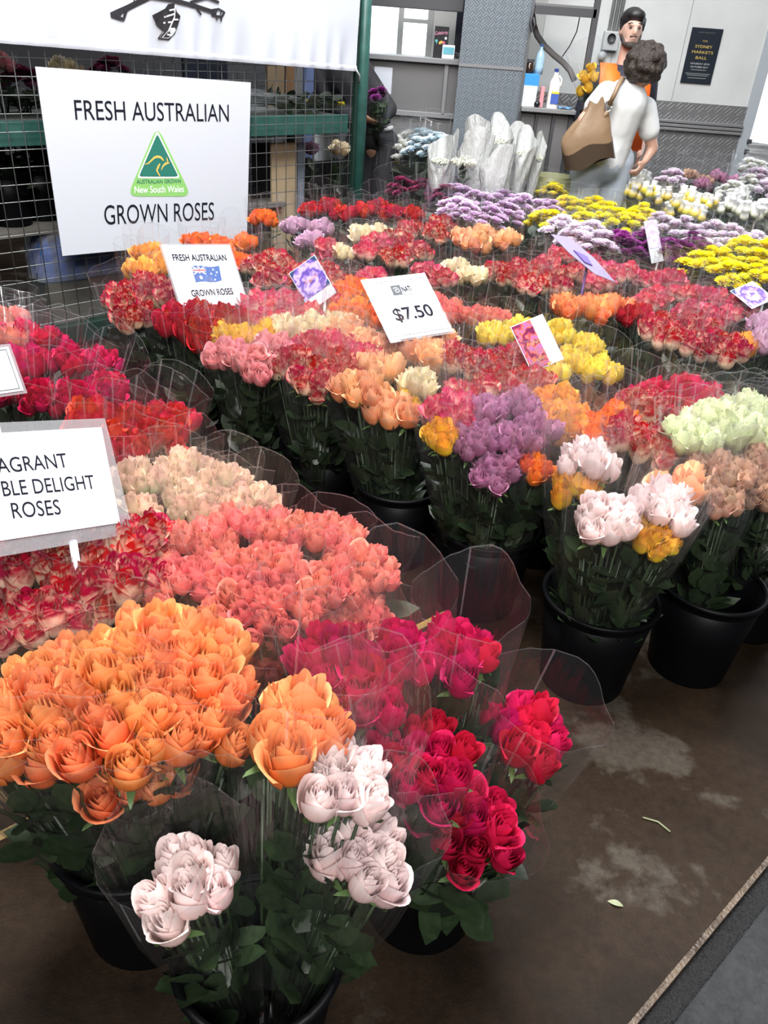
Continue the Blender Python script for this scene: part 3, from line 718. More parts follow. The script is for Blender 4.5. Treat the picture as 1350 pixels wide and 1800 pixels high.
# buckets for the rows behind: a bunch goes into a bucket already within reach, else a new one stands below it
GRID = {}
def grid_bucket(p):
    near = sorted(((Vector(c) - p).length, c) for c in list(GRID) + list(BUCKETS.values()))
    if near and near[0][0] < .17: return near[0][1]
    if not near or near[0][0] > .302:
        c = (round(p.x, 4), round(p.y, 4)); GRID[c] = 1; return c
    for k in range(24):                                   # room for a bucket close by?
        for r in (.06, .11, .16):
            q = p + Vector((math.cos(k * PI / 12), math.sin(k * PI / 12))) * r
            if all((Vector(c) - q).length > .302 for c in list(GRID) + list(BUCKETS.values())):
                c = (round(q.x, 4), round(q.y, 4)); GRID[c] = 1; return c
    return near[0][1]
KZ = {'rose': .62, 'bud': .61, 'mum': .64, 'daisy': .64, 'net': .62}
seed = 100; USED = {}
for kind, zone, bk, detail, pts, kw in GROUPS:
    for p in pts:
        seed += 1
        z = p[2] if len(p) > 2 else KZ[K[kind]['g']]
        P = atz(p[0], p[1], z)
        C = BUCKETS[bk] if bk else grid_bucket(P.xy)
        if C in GRID: USED.setdefault(C, []).append(kind)
        lab = 'bunch of %s in clear film, %s' % (K[kind]['d'], zone)
        bunch(kind, P, C, seed, detail, lab, ('%s %s' % (K[kind]['d'], zone)) if len(pts) > 1 else None, **kw)
        # green buds among the flushed yellow roses
for C, kinds in USED.items():
    kd = max(set(kinds), key=kinds.count)
    bucket(C, 'black bucket hidden under bunches of %s in the rows behind' % K[kd]['d'], 'buckets of %s in the rows behind' % K[kd]['d'])

# ================================================================== WIRE FENCE, BANNER, BIG SIGN
M_GREEN = mat('green_enamel', (0.012, 0.055, 0.045), 0.4, noise=(12, (0.03, 0.10, 0.085), 0.25))
M_GREEND = mat('dark_green_enamel', (0.006, 0.022, 0.016), 0.45)
M_WIRE = mat('galvanised_wire', (0.20, 0.21, 0.21), 0.4, 0.5)
FP = atz(100, 600, .05); FP.z = 0; FD = Vector((.66, .751, 0)).normalized(); FN = Vector((FD.y, -FD.x, 0))
def fs_of(x, y, off=0.0):
    p = onplane(x, y, FP + FN * off, FN); d = p - FP; return d.dot(FD), p.z
def fpt(s, z, off=0.0): return FP + FD * s + FN * off + Vector((0, 0, z))
FM = Matrix((FD, -FN, Vector((0, 0, 1)))).transposed().to_4x4(); FM.translation = FP   # local x along the fence, y away from the viewer, z up
S1 = fs_of(632, 165)[0]; S0 = -1.6; ZT = 2.5
def fence_panel(name, label, s0, s1, y, z0, z1, step=.075):
    e = empty(name); e.matrix_world = FM @ Matrix.Translation((s0, y, 0)); tag(e, label, 'wire fence')
    w = s1 - s0
    vm = MB().tube([(0, 0, z0), (0, 0, z1)], .0024, 5).mesh('wire', M_WIRE); hm = MB().tube([(0, 0.004, 0), (w, 0.004, 0)], .0024, 5).mesh('wire', M_WIRE)
    for i in range(1, int(w / step) + 1): place('wire', vm, e, (w - i * step, 0, 0))
    for j in range(int((z1 - z0) / step)): place('wire', hm, e, (0, 0, z0 + .03 + j * step))
    return e
fe = fence_panel('wire_fence', 'welded wire mesh fence with green post behind the rose buckets', S0, S1, 0.0, .12, ZT)
W_ = S1 - S0
MB().box(0, W_, -.025, .045, .02, .125).obj('bottom_beam', M_GREEND, fe, bevel=.004)
MB().tube([(W_ + .02, 0, 0), (W_ + .02, 0, ZT + .1)], .038, 14).obj('post', M_GREEN, fe, True)
MB().box(W_ - .05, W_ - .028, -.012, .012, .1, ZT).obj('upright', M_GREEND, fe)
MB().box(0, W_, -.02, .02, ZT - .02, ZT + .03).obj('top_rail', M_GREEND, fe)
fence_panel('wire_fence', 'second wire mesh panel standing behind the green shelf', S1 - 1.35, S1 - .02, .62, .12, ZT)
# shelf behind the mesh
zs = (fs_of(35, 198)[1] + fs_of(520, 218)[1]) / 2; zb = zs - .105
sh = empty('metal_shelf'); sh.matrix_world = FM @ Matrix.Translation((S0, 0.02, 0)); tag(sh, 'green metal shelf behind the wire mesh', 'shelf')
MB().box(0, W_ - .06, .01, .05, zb, zs).obj('front_rail', M_GREEN, sh, bevel=.004)
MB().box(0, W_ - .06, .05, .58, zs - .03, zs - .008).obj('shelf_board', mat('shelf_top', (.12, .13, .12), .5), sh)
for x in (.12, W_ * .5, W_ - .12):
    MB().box(x, x + .05, .50, .55, 0, zs - .03).obj('leg', M_GREEND, sh)

# white banner with a rose sketch, hanging on the mesh
BY = .035
bs0, bz0 = fs_of(-20, 74, BY); bs1, bz1 = fs_of(622, 125, BY)
def ban_y(s, z, zb):
    d = z - zb
    return .012 * math.sin(s * 5.1) * smooth(0, .3, d) + .011 * math.sin(s * 41 + 2 * math.sin(s * 7)) * (1 - smooth(.0, .22, d)) + .010 * math.sin(s * 13 + d * 3)
def ban_zb(s): return lerp(bz0, bz1, (s - bs0) / (bs1 - bs0))
BE = bs1; BS = bs0 - .5
ba = empty('banner'); ba.matrix_world = FM @ Matrix.Translation((0, -BY - .02, 0)); tag(ba, 'white cloth banner with a rose sketch hanging on the mesh', 'banner')
M_CLOTH = mat('white_banner_cloth', (.46, .48, .53), .75)
MB().grid(lambda u, v: (lerp(BS, BE, u), ban_y(lerp(BS, BE, u), ban_zb(lerp(BS, BE, u)) + v * .95, ban_zb(lerp(BS, BE, u))), ban_zb(lerp(BS, BE, u)) + v * .95 * (1 if v > .01 else 1)), 150, 24).obj('cloth', M_CLOTH, ba, True)
MB().grid(lambda u, v: (lerp(BS, BE, u), ban_y(lerp(BS, BE, u), ban_zb(lerp(BS, BE, u)) + .03 * v, ban_zb(lerp(BS, BE, u))) - .004 - .003 * math.sin(PI * v), ban_zb(lerp(BS, BE, u)) + .03 * v), 150, 4).obj('hem', M_CLOTH, ba, True)
MB().tube([(BE - .03, -.02, bz1 + .02), (BE + .0, -.03, bz1 - .02), (BE + .02, -.01, bz1 - .06)], .006, 6).obj('tie', mat('silver_tie', (.6, .6, .62), .3, .6), ba, True)
M_INK = mat('black_ink', (.012, .011, .014), .6)
def ban_pt(x, y):
    s, z = fs_of(x, y, BY + .02); return Vector((s, ban_y(s, z, ban_zb(s)) - .0055, z))
def stroke(b, pts, wds):
    P = [Vector(p) for p in pts]; L = []
    for i, p in enumerate(P):
        t = (P[min(i + 1, len(P) - 1)] - P[max(i - 1, 0)]); t = Vector((t.x, 0, t.z)).normalized(); nn = Vector((-t.z, 0, t.x)); ww = wds[i] if hasattr(wds, '__len__') else wds
        L += [p + nn * ww, p - nn * ww]
    b.add(L, [(2 * i, 2 * i + 1, 2 * i + 3, 2 * i + 2) for i in range(len(P) - 1)])
def sketch(name, lines):
    b = MB()
    for pts, wd in lines:
        q = []
        for (xa, ya), (xb, yb) in zip(pts, pts[1:]):
            for k in range(4): q.append((lerp(xa, xb, k / 4), lerp(ya, yb, k / 4)))
        q.append(pts[-1]); stroke(b, [ban_pt(*p) for p in q], wd)
    return b.obj(name, M_INK, ba)
sketch('branch_drawing', [([(195, 27), (225, 14), (262, -6)], .011), ([(195, 27), (219, 34), (226, 10)], .007), ([(262, -6), (300, 0), (340, 10), (378, 22)], .009), ([(340, 10), (352, 26)], .005), ([(330, 4), (362, -4), (384, 4)], .006), ([(215, 20), (212, 30)], .004), ([(240, 8), (236, 0)], .004)])
sketch('bud_drawing', [([(370, 18), (384, 16), (394, 22), (388, 30), (372, 26), (370, 18)], .005), ([(380, 18), (378, 28)], .003), ([(388, 18), (386, 30)], .003), ([(390, 26), (388, 38)], .004), ([(378, 26), (382, 36)], .004)])
lf = MB(); lp = [(266, 27), (286, 15), (291, 7), (302, 5), (306, 20), (313, 28), (309, 45), (304, 58), (293, 70), (277, 68), (284, 54), (274, 44), (270, 34)]
lf.poly([ban_pt(*p) for p in lp]); lfo = lf.obj('leaf_drawing', M_INK, ba)
b = MB()
for pts in ([(303, 8), (302, 30), (292, 54), (284, 66)], [(302, 24), (285, 30)], [(299, 38), (284, 40)], [(300, 34), (309, 34)], [(294, 50), (304, 50)], [(290, 60), (298, 62)], [(302, 16), (293, 18)]):
    stroke(b, [ban_pt(*p) + Vector((0, -.0015, 0)) for p in pts], .0035)
b.obj('leaf_vein', mat('banner_print_grey', (.5, .5, .52), .7), lfo)
b = MB(); b.poly([ban_pt(*p) + Vector((0, -.001, 0)) for p in ((284, 56), (296, 50), (306, 52), (300, 60), (292, 67), (280, 66))]); b.obj('leaf_shade', mat('banner_print_grey'), lfo)

# ------------------------------------------------------------------ signs
M_PAPER = mat('white_paper', (.52, .54, .59), .5); M_TEXT = mat('sign_text', (.010, .011, .018), .9, spec=.05)
M_LAM = film_mat('laminate_pouch', (.96, .97, .98), .10, .5, .22, .12)
class Sign:
    def __init__(s, name, c, ux, uy, label, cat='sign'):
        s.c = Vector(c); s.ux = Vector(ux).normalized(); s.uy = Vector(uy); s.uy = (s.uy - s.ux * s.uy.dot(s.ux)).normalized(); s.n = s.ux.cross(s.uy)
        s.M = Matrix((s.ux, s.uy, s.n)).transposed().to_4x4(); s.M.translation = s.c
        s.e = empty(name); s.e.matrix_world = s.M; tag(s.e, label, cat)
    def at(s, x, y):
        d = onplane(x, y, s.c, s.n) - s.c; return d.dot(s.ux), d.dot(s.uy)
    def card(s, name, w, h, m, z=0, t=.0016, cx=0, cy=0, parent=None): return MB().box(cx - w / 2, cx + w / 2, cy - h / 2, cy + h / 2, z - t, z).obj(name, m, parent or s.e)
    def text(s, body, x0, y0, x1, y1, hpx, m, z=.0012, parent=None, **kw):
        a, b = s.at(x0, y0), s.at(x1, y1); cx, cy = (a[0] + b[0]) / 2, (a[1] + b[1]) / 2
        xm, ym = (x0 + x1) / 2, (y0 + y1) / 2; t = s.at(xm, ym - hpx / 2); u = s.at(xm, ym + hpx / 2)
        h = math.hypot(t[0] - u[0], t[1] - u[1])
        me = text_mesh(body, m, math.hypot(b[0] - a[0], b[1] - a[1]), h, **kw); me.name = 'lettering'
        o = place('lettering', me, parent or s.e, (cx, cy, z)); o.rotation_euler = (0, 0, math.atan2(b[1] - a[1], b[0] - a[0])); return o
    def ltext(s, body, cx, cy, w, h, m, z=.0012, rot=0.0, parent=None, **kw):
        me = text_mesh(body, m, w, h, **kw); me.name = 'lettering'; o = place('lettering', me, parent or s.e, (cx, cy, z)); o.rotation_euler = (0, 0, rot); return o
    def poly(s, name, pts, m, z, px=True, parent=None):
        P = [s.at(*p) if px else p for p in pts]; return MB().poly([(p[0], p[1], z) for p in P]).obj(name, m, parent or s.e)
    def stick(s, x, y0, ztop, m, r=.006):
        top = s.M @ Vector((x, y0, -.006)); Mi = s.M.inverted()
        MB().tube([Mi @ Vector((top.x, top.y, .30)), (x, y0, -.006)], r, 8).obj('stick', m, s.e, True)
def rounded(pts, r, n=5):
    out = []; k = len(pts)
    for i in range(k):
        p = Vector(pts[i]); a = (Vector(pts[i - 1]) - p).normalized(); b = (Vector(pts[(i + 1) % k]) - p).normalized()
        h = a.angle(b) / 2; d = r / math.tan(h)
        for j in range(n + 1):
            t = j / n; q0 = p + a * d; q1 = p + b * d
            out.append(tuple((1 - t) ** 2 * q0 + 2 * t * (1 - t) * p + t * t * q1))
    return out
# big sign tied to the mesh
bg_ = Sign('rose_sign', (-1.36, 4.609, .856), FD, (0, 0, 1), 'large white board sign with green triangle logo tied to the mesh')
bg_.c = onplane(255, 285, FP + FN * .065, FN); bg_.M.translation = bg_.c; bg_.e.matrix_world = bg_.M
cn = [bg_.at(*p) for p in ((62, 117), (441, 145), (434, 420), (110, 450))]
bb = MB(); V = [(p[0], p[1], -.004) for p in cn] + [(p[0], p[1], 0) for p in cn]
bb.add(V, [(0, 1, 2, 3), (7, 6, 5, 4), (0, 4, 5, 1), (1, 5, 6, 2), (2, 6, 7, 3), (3, 7, 4, 0)]); bb.obj('board', M_PAPER, bg_.e)
bg_.text('FRESH AUSTRALIAN', 131, 193, 402, 199, 33, M_TEXT); bg_.text('GROWN ROSES', 183, 378, 376, 371, 33, M_TEXT)
Z = lambda u, v: (80 + u / 3.97, 150 + v / 3.97)
G1 = mat('logo_light_green', (.22, .48, .13), .6); G2 = mat('logo_dark_green', (.015, .15, .11), .6); GY = mat('logo_gold', (.70, .45, .10), .6); WH = mat('logo_white', (.85, .87, .88), .6)
lg = bg_.poly('logo', rounded([bg_.at(*Z(778, 280)), bg_.at(*Z(1018, 775)), bg_.at(*Z(570, 775))], .035), G1, .0012, px=False)
bg_.poly('logo_border', rounded([bg_.at(*Z(778, 312)), bg_.at(*Z(938, 648)), bg_.at(*Z(636, 648))], .012), WH, .0020, px=False, parent=lg)
bg_.poly('logo_field', rounded([bg_.at(*Z(778, 336)), bg_.at(*Z(926, 636)), bg_.at(*Z(649, 636))], .010), G2, .0028, px=False, parent=lg)
b = MB()
def lstroke(b, sg, pts, wd, z):
    P = [Vector((*sg.at(*Z(*p)), z)) for p in pts]; L = []
    for i, p in enumerate(P):
        t = (P[min(i + 1, len(P) - 1)] - P[max(i - 1, 0)]).normalized(); nn = Vector((-t.y, t.x, 0)); L += [p + nn * wd[i], p - nn * wd[i]]
    b.add(L, [(2 * i, 2 * i + 1, 2 * i + 3, 2 * i + 2) for i in range(len(P) - 1)])
q = .0035
lstroke(b, bg_, [(690, 550), (715, 544), (735, 525), (757, 504), (780, 496), (803, 502), (822, 525)], [.3 * q, q * .9, q * 1.2, q * 1.5, q * 1.7, q * 1.6, q * .8], .0036)
lstroke(b, bg_, [(796, 545), (784, 568), (774, 592), (784, 612), (796, 632)], [q * .8, q * 1.6, q * 1.4, q, q * .9], .0036)
lstroke(b, bg_, [(806, 590), (818, 562), (836, 545), (862, 540)], [q * .5, q * 1.2, q * 1.7, q * .6], .0036)
lstroke(b, bg_, [(842, 500), (847, 520), (852, 538)], [q * .2, q, q * .9], .0036)
b.obj('logo_animal', GY, lg)
bg_.text('AUSTRALIAN GROWN', *Z(634, 672), *Z(942, 668), 7, G2, .0022, lg, bold=.012)
bg_.text('New South Wales', *Z(620, 728), *Z(964, 722), 12, WH, .0022, lg, bold=.008)

# flag sign on a stick
s = Sign('flag_sign', (-.718, 2.934, .74), (.677, .727, -.109), (-.368, .464, .806), 'small white sign with blue flag standing among the roses')
s.card('pouch', .305, .248, M_LAM, -.0005); s.card('sheet', .292, .236, M_PAPER, .0006)
s.text('FRESH AUSTRALIAN', 303, 453, 397, 453, 11, M_TEXT, .002, bold=.018); s.text('GROWN ROSES', 336, 516, 409, 512, 11, M_TEXT, .002, bold=.018)
NV = mat('flag_blue', (.03, .07, .22), .6); RD = mat('flag_red', (.55, .05, .07), .6)
b = MB(); fa = [s.at(*p) for p in ((336, 468), (385, 468), (390, 494), (344, 497))]
def fq(u, v): 
    t = [lerp(fa[0][k], fa[1][k], u) for k in (0, 1)]; w_ = [lerp(fa[3][k], fa[2][k], u) for k in (0, 1)]
    return [lerp(t[k], w_[k], v) + (.003 * math.sin(u * 7) if k else 0) for k in (0, 1)]
fo = b.grid(lambda u, v: (*fq(u, v), .0014), 14, 4).obj('flag', NV, s.e)
b = MB()
for (u0, v0, u1, v1, wd) in ((.02, .03, .45, .5, .05), (.45, .03, .02, .5, .05), (.235, 0, .235, .5, .08), (0, .25, .47, .25, .12)):
    dx, dy = (wd * .35, 0) if abs(u1 - u0) < .01 else (0, wd * .7)
    b.poly([(*fq(u0 - dx, v0 - dy), .0019), (*fq(u1 - dx, v1 - dy), .0019), (*fq(u1 + dx, v1 + dy), .0019), (*fq(u0 + dx, v0 + dy), .0019)])
b.obj('flag_cross', WH, fo)
b = MB()
for (u0, v0, u1, v1, dx, dy) in ((.235, 0, .235, .5, .014, 0), (0, .25, .47, .25, 0, .045)):
    b.poly([(*fq(u0 - dx, v0 - dy), .0023), (*fq(u1 - dx, v1 - dy), .0023), (*fq(u1 + dx, v1 + dy), .0023), (*fq(u0 + dx, v0 + dy), .0023)])
b.obj('flag_red_cross', RD, fo)
def star(b, cx, cy, r, z, n=7):
    b.poly([(cx + (r if i % 2 == 0 else r * .45) * math.sin(PI * i / n), cy + (r if i % 2 == 0 else r * .45) * math.cos(PI * i / n), z) for i in range(2 * n)])
b = MB()
for u, v, r in ((.24, .76, .0085), (.74, .18, .0045), (.74, .85, .0045), (.64, .45, .0045), (.86, .40, .0045), (.80, .58, .0028)):
    p = fq(u, v); star(b, p[0], p[1], r, .0019)
b.obj('flag_star', WH, fo)
s.stick(.0, -.10, 0, mat('white_plastic', (.75, .77, .8), .4), .007)

# price sign
s = Sign('price_sign', (.03, 2.693, .755), (.827, .561, .01), (-.458, .664, .591), 'white price card reading $7.50 standing among peach roses')
s.card('pouch', .262, .258, M_LAM, -.0005); s.card('sheet', .248, .244, M_PAPER, .0006)
s.text('$7.50', 693, 556, 760, 546, 24, M_TEXT, bold=.02)
b = MB(); w2, h2 = .115, .108
for x0, x1, y0, y1 in ((-w2, w2, h2, h2 + .0012), (-w2, w2, -h2 - .0012, -h2), (-w2, -w2 + .0012, -h2, h2), (w2 - .0012, w2, -h2, h2)): b.poly([(x0, y0, .0012), (x1, y0, .0012), (x1, y1, .0012), (x0, y1, .0012)])
b.obj('border_line', M_TEXT, s.e)
lo = s.poly('logo_block', [(685, 503), (702, 501), (708, 518), (692, 520)], mat('logo_charcoal', (.04, .045, .055), .6), .0012)
b = MB(); cc = s.at(697, 511)
L = []
for i in range(22):
    a = i * .42; r = .0022 + .00052 * i; L.append((cc[0] + r * math.cos(a), cc[1] + r * math.sin(a), .0018))
for p, q2 in zip(L, L[1:]):
    d = (Vector(q2) - Vector(p)).normalized() * .001; nn = Vector((-d.y, d.x, 0)); b.poly([tuple(Vector(p) + nn), tuple(Vector(p) - nn), tuple(Vector(q2) - nn), tuple(Vector(q2) + nn)])
b.obj('logo_swirl', WH, lo)
s.text('NATI', 706, 509, 722, 507, 9, M_TEXT, .002, bold=.02); s.poly('fine_print', [(708, 515), (722, 513), (722.4, 514.2), (708.4, 516.2)], mat('pale_print', (.4, .42, .45), .6), .0012)
b = MB(); a0, a1, a2, a3 = [s.at(*p) for p in ((702, 501), (725, 499), (731, 516), (708, 518))]
for p, q2 in ((a0, a1), (a1, a2), (a2, a3)):
    d = Vector((q2[0] - p[0], q2[1] - p[1], 0)).normalized() * .0006; nn = Vector((-d.y, d.x, 0)); P_, Q_ = Vector((*p, .0012)), Vector((*q2, .0012)); b.poly([tuple(P_ + nn), tuple(P_ - nn), tuple(Q_ - nn), tuple(Q_ + nn)])
b.obj('logo_frame', M_TEXT, s.e)
s.stick(.0, -.11, 0, mat('clear_stick', (.7, .72, .78), .3), .006)

def rose_print(name, cols, scale=7):
    """flat printed photograph of overlapping petals"""
    if name in MATS: return MATS[name]
    m = bpy.data.materials.new(name); m.use_nodes = True; nt = m.node_tree; N = nt.nodes; L = nt.links
    tc = N.new('ShaderNodeTexCoord'); wv = N.new('ShaderNodeTexWave'); wv.wave_type = 'RINGS'; wv.rings_direction = 'Z'; wv.inputs['Scale'].default_value = scale
    wv.inputs['Distortion'].default_value = 6; wv.inputs['Detail'].default_value = 3; wv.inputs['Detail Scale'].default_value = 6
    r = N.new('ShaderNodeValToRGB'); e = r.color_ramp.elements; e[0].color = (*cols[0], 1); e[1].color = (*cols[-1], 1)
    for i, c in enumerate(cols[1:-1]):
        q = e.new((i + 1) / (len(cols) - 1)); q.color = (*c, 1)
    L.new(tc.outputs['Object'], wv.inputs['Vector']); L.new(wv.outputs['Fac'], r.inputs['Fac']); b = N['Principled BSDF']; L.new(r.outputs[0], b.inputs['Base Color'])
    b.inputs['Roughness'].default_value = .3; MATS[name] = m; return m
PURP = rose_print('purple_rose_print', [(.10, .06, .30), (.24, .16, .50), (.36, .27, .62), (.46, .38, .70)])
FIRE = rose_print('fire_rose_print', [(.10, .01, .05), (.32, .03, .08), (.50, .12, .05), (.28, .09, .28)])
M_GOLD = mat('gold_print', (.55, .24, .06), .5); M_NAVY = mat('print_navy', (.02, .05, .13), .4)
def photo_card(c, ux, uy, label, w, h, pr, strip, words, wm, corner=None, z0=0):
    s = Sign('rose_card', c, ux, uy, label, 'card')
    s.card('card', w, h, M_PAPER, 0)
    x0, x1, y0, y1 = -w / 2 + .003, w / 2 - .003, -h / 2 + .003, h / 2 - .003
    if strip[0] == 'bottom': y0 = lerp(y0, y1, strip[1])
    else: x1 = lerp(x1, x0, strip[1])
    p = MB().box(x0, x1, y0, y1, .0004, .001).obj('print', pr, s.e)
    if corner:
        for k in corner:
            cx, cy = (x0 if k[0] < 0 else x1), (y0 if k[1] < 0 else y1); d = .024
            MB().poly([(cx, cy, .0014), (cx - k[0] * d, cy, .0014), (cx, cy - k[1] * d, .0014)]).obj('dark_corner', M_NAVY, p)
    for (t, cx, cy, ww, hh, rr) in words: s.ltext(t, cx, cy, ww, hh, wm, .0018, rr, p, shear=.3)
    s.stick(.01, -h / 2 + .01, 0, mat('white_plastic'), .005)
    return s
photo_card((-.337, 3.036, .716), (.782, .029, .623), (-.558, .478, .678), 'card with purple rose photo and gold word beside the price sign', .125, .17, PURP, ('bottom', .24), [('Fragrant', .004, .014, .06, .018, .05)], M_GOLD, [(-1, 1), (1, 1), (1, -1)])
photo_card((.457, 2.53, .715), (.856, .437, .278), (-.486, .492, .723), 'card with fiery red rose photo standing in yellow rosebuds', .125, .165, FIRE, ('side', .40), [('Fragrant', -.012, .004, .052, .015, .0), ('Double', -.022, -.048, .045, .015, .0)], M_GOLD)
photo_card((1.264, 4.225, .73), (.776, .63, .038), (-.316, .336, .887), 'tall pale card with lilac print beside dark purple chrysanthemums', .10, .21, rose_print('pale_lilac_print', [(.45, .36, .55), (.62, .54, .72), (.75, .70, .82)]), ('bottom', .34), [], M_GOLD)
photo_card((1.492, 3.435, .697), (.831, .502, .241), (-.557, .763, .328), 'card with purple rose photo above the red and cream mass', .135, .13, PURP, ('bottom', .06), [('Fragrant', .02, .02, .06, .016, .0)], M_GOLD, [(-1, 1)])
# card seen from behind with a purple clip
s = Sign('leaning_card', (.724, 3.332, .80), (.80, .30, -.45), (-.50, .55, .60), 'leaning lilac card seen from behind with purple clip', 'card')
bp_ = [s.at(*p) for p in ((968, 412), (1000, 417), (1045, 455), (1082, 497), (1045, 482), (1000, 445))]
bb = MB(); k = len(bp_); bb.add([(p[0], p[1], 0) for p in bp_] + [(p[0], p[1], .0018) for p in bp_], [tuple(range(k - 1, -1, -1)), tuple(range(k, 2 * k))] + [(i, (i + 1) % k, k + (i + 1) % k, k + i) for i in range(k)])
bb.obj('card', mat('lilac_card_back', (.24, .20, .31), .5), s.e)
c2 = [s.at(*p) for p in ((1007, 441), (1030, 452), (1040, 468), (1026, 462))]
bb = MB(); bb.add([(p[0], p[1], .002) for p in c2] + [(p[0], p[1], .006) for p in c2], [(0, 1, 2, 3), (7, 6, 5, 4), (0, 4, 5, 1), (1, 5, 6, 2), (2, 6, 7, 3), (3, 7, 4, 0)])
bb.obj('clip', mat('purple_plastic', (.10, .05, .28), .35), s.e)
t_ = s.at(1032, 462); MiS = s.M.inverted(); tw_ = s.M @ Vector((t_[0], t_[1], .003))
MB().tube([MiS @ Vector((tw_.x, tw_.y, .30)), (t_[0], t_[1], .003)], .0055, 8).obj('stick', MATS['purple_plastic'], s.e, True)

# lettered sign in the left block
s = Sign('lettered_sign', (-.631, 1.269, .794), (.59, .765, -.258), (-.326, .518, .791), 'laminated white sign lettered fragrant double delight roses on a stick')
s.card('pouch', .32, .24, M_LAM, -.0006)
sc_ = [s.at(*p) for p in ((-85, 766), (178, 751), (211, 919), (-42, 957))]
bb = MB(); bb.add([(p[0], p[1], -.0004) for p in sc_] + [(p[0], p[1], .0006) for p in sc_], [(0, 1, 2, 3), (7, 6, 5, 4), (0, 4, 5, 1), (1, 5, 6, 2), (2, 6, 7, 3), (3, 7, 4, 0)]); bb.obj('sheet', M_PAPER, s.e)
s.text('FRAGRANT', -40, 822, 117, 809, 26, M_TEXT); s.text('DOUBLE DELIGHT', -70, 865, 165, 847, 26, M_TEXT); s.text('ROSES', 20, 898, 105, 891, 27, M_TEXT)
s.stick(.03, -.115, 0, mat('clear_stick'), .008)
# small sign cut by the edge of the view
s = Sign('small_sign', atz(-28, 655, .78), (.66, .75, -.1), (-.35, .5, .79), 'small white framed sign standing in the crimson sprays')
s.card('pouch', .17, .13, M_LAM, -.0006); s.card('sheet', .155, .115, M_PAPER, .0006)
b = MB()
for x0, x1, y0, y1 in ((-.07, .07, .05, .0515), (-.07, .07, -.0515, -.05), (-.07, -.0685, -.05, .05), (.0685, .07, -.05, .05)): b.poly([(x0, y0, .0012), (x1, y0, .0012), (x1, y1, .0012), (x0, y1, .0012)])
b.obj('border_line', M_TEXT, s.e); s.stick(0, -.06, 0, mat('clear_stick'), .006)

# ================================================================== THINGS BEHIND THE MESH
def off_pt(x, y, off):      # a point on the plane parallel to the fence, 'off' behind it
    return onplane(x, y, FP - FN * off, FN)
def fbox(name, label, cat, s0, s1, y0, y1, z0, z1, m, group=None, bevel=.004):
    o = MB().box(0, s1 - s0, 0, y1 - y0, 0, z1 - z0).obj(name, m, bevel=bevel); o.matrix_world = FM @ Matrix.Translation((s0, y0, z0)); tag(o, label, cat, group); return o
sd = 900
for x, y, kind, lab in ((40, 150, 'mumwine', 'dark red flowers in film on the shelf end'), (115, 120, 'cream', 'cream flowers in film on the shelf above the big sign'), (195, 130, 'mumwine', 'wine red flowers in film on the shelf behind the banner'), (-5, 110, 'pink', 'pink flowers in film on the shelf behind the banner')):
    sd += 1; P = off_pt(x, y, .33); C = (P.x, P.y); bunch(kind, P, C, sd, 0, 'bunch of ' + lab, None, z0=zs - .005)
# film-wrapped bunches lying on the shelf
for i, (x0, y0, x1, y1, lab) in enumerate(((425, 180, 600, 205, 'long bunch wrapped in clear film lying on the shelf'), (440, 168, 540, 196, 'dark green bunch in film lying behind the long one'))):
    a, b_ = off_pt(x0, y0, .22 + .16 * i), off_pt(x1, y1, .22 + .16 * i); a.z = zs + .06; b_.z = zs + .035
    e = empty('wrapped_bunch', a, (b_ - a).to_track_quat('Z', 'Y')); tag(e, lab, 'flower bunch'); Ln = (b_ - a).length
    place('foliage', FOL[i], e, (0, 0, 0), None, (.85, .85, Ln))['kind'] = 'stuff'
    place('sleeve', SLEEVE[i], e, (0, 0, Ln), Quaternion((1, 0, 0), PI), (.06, .055, Ln * .95))
    for j in range(3): place('bloom', heads('mumyellow', True)[j], e, (.02 * (j - 1), .01, Ln * .98), Quaternion((1, 0, 0), .3 * j), .035)
# under the shelf: crates of black buckets, boards, a bag of bottles
zl = off_pt(40, 392, .3).z
MB().box(0, W_ - .5, .10, .58, zl - .025, zl).obj('lower_board', mat('grey_timber', (.10, .095, .085), .8), sh)
for x, off, lab in ((22, .30, 'black bucket of cut greens under the shelf corner'), (78, .36, 'black bucket of cut greens further under the shelf'), (-40, .3, 'black bucket of cut greens at the dark end of the shelf')):
    p = off_pt(x, 380, off); bucket((p.x, p.y), lab, None, .115, .26, zl)
    e = empty('green_bunch', (p.x, p.y, zl + .02)); tag(e, lab.replace('black bucket of cut greens', 'leafy cut greens in the bucket'), 'flower bunch')
    place('foliage', FOL[1], e, (0, 0, 0), None, (1.5, 1.5, .40))['kind'] = 'stuff'
    for j in range(4): place('bloom', heads('mumwhite', True)[j % 3], e, (.05 * math.cos(j * 1.7), .05 * math.sin(j * 1.7), .37), None, .05)
M_CARD = mat('cardboard', (.30, .21, .12), .8, noise=(9, (.36, .26, .16), .3)); M_TIMBER = mat('tan_plank', (.30, .22, .13), .7, noise=(5, (.40, .31, .2), .3))
def board(name, label, cat, xpx0, xpx1, ytop, ybot, off, m, t=.02):
    a, b_ = off_pt(xpx0, ytop, off), off_pt(xpx1, ytop, off); s0, s1 = (a - FP).dot(FD), (b_ - FP).dot(FD)
    zb_ = 0 if ybot is None else off_pt(xpx0, ybot, off).z
    return fbox(name, label, cat, s0, s1, off, off + t, zb_, a.z, m)
board('timber_plank', 'wide tan plank standing under the shelf behind the mesh', 'plank', 478, 522, 252, None, .16, M_TIMBER)
board('timber_plank', 'narrow pale plank leaning beside the wide tan one', 'plank', 524, 536, 252, None, .22, mat('grey_blue_post', (.18, .21, .26), .5))
board('cardboard_sheet', 'tan cardboard sheet standing on the back of the shelf', 'cardboard', 470, 500, 90, 205, .56, M_CARD)
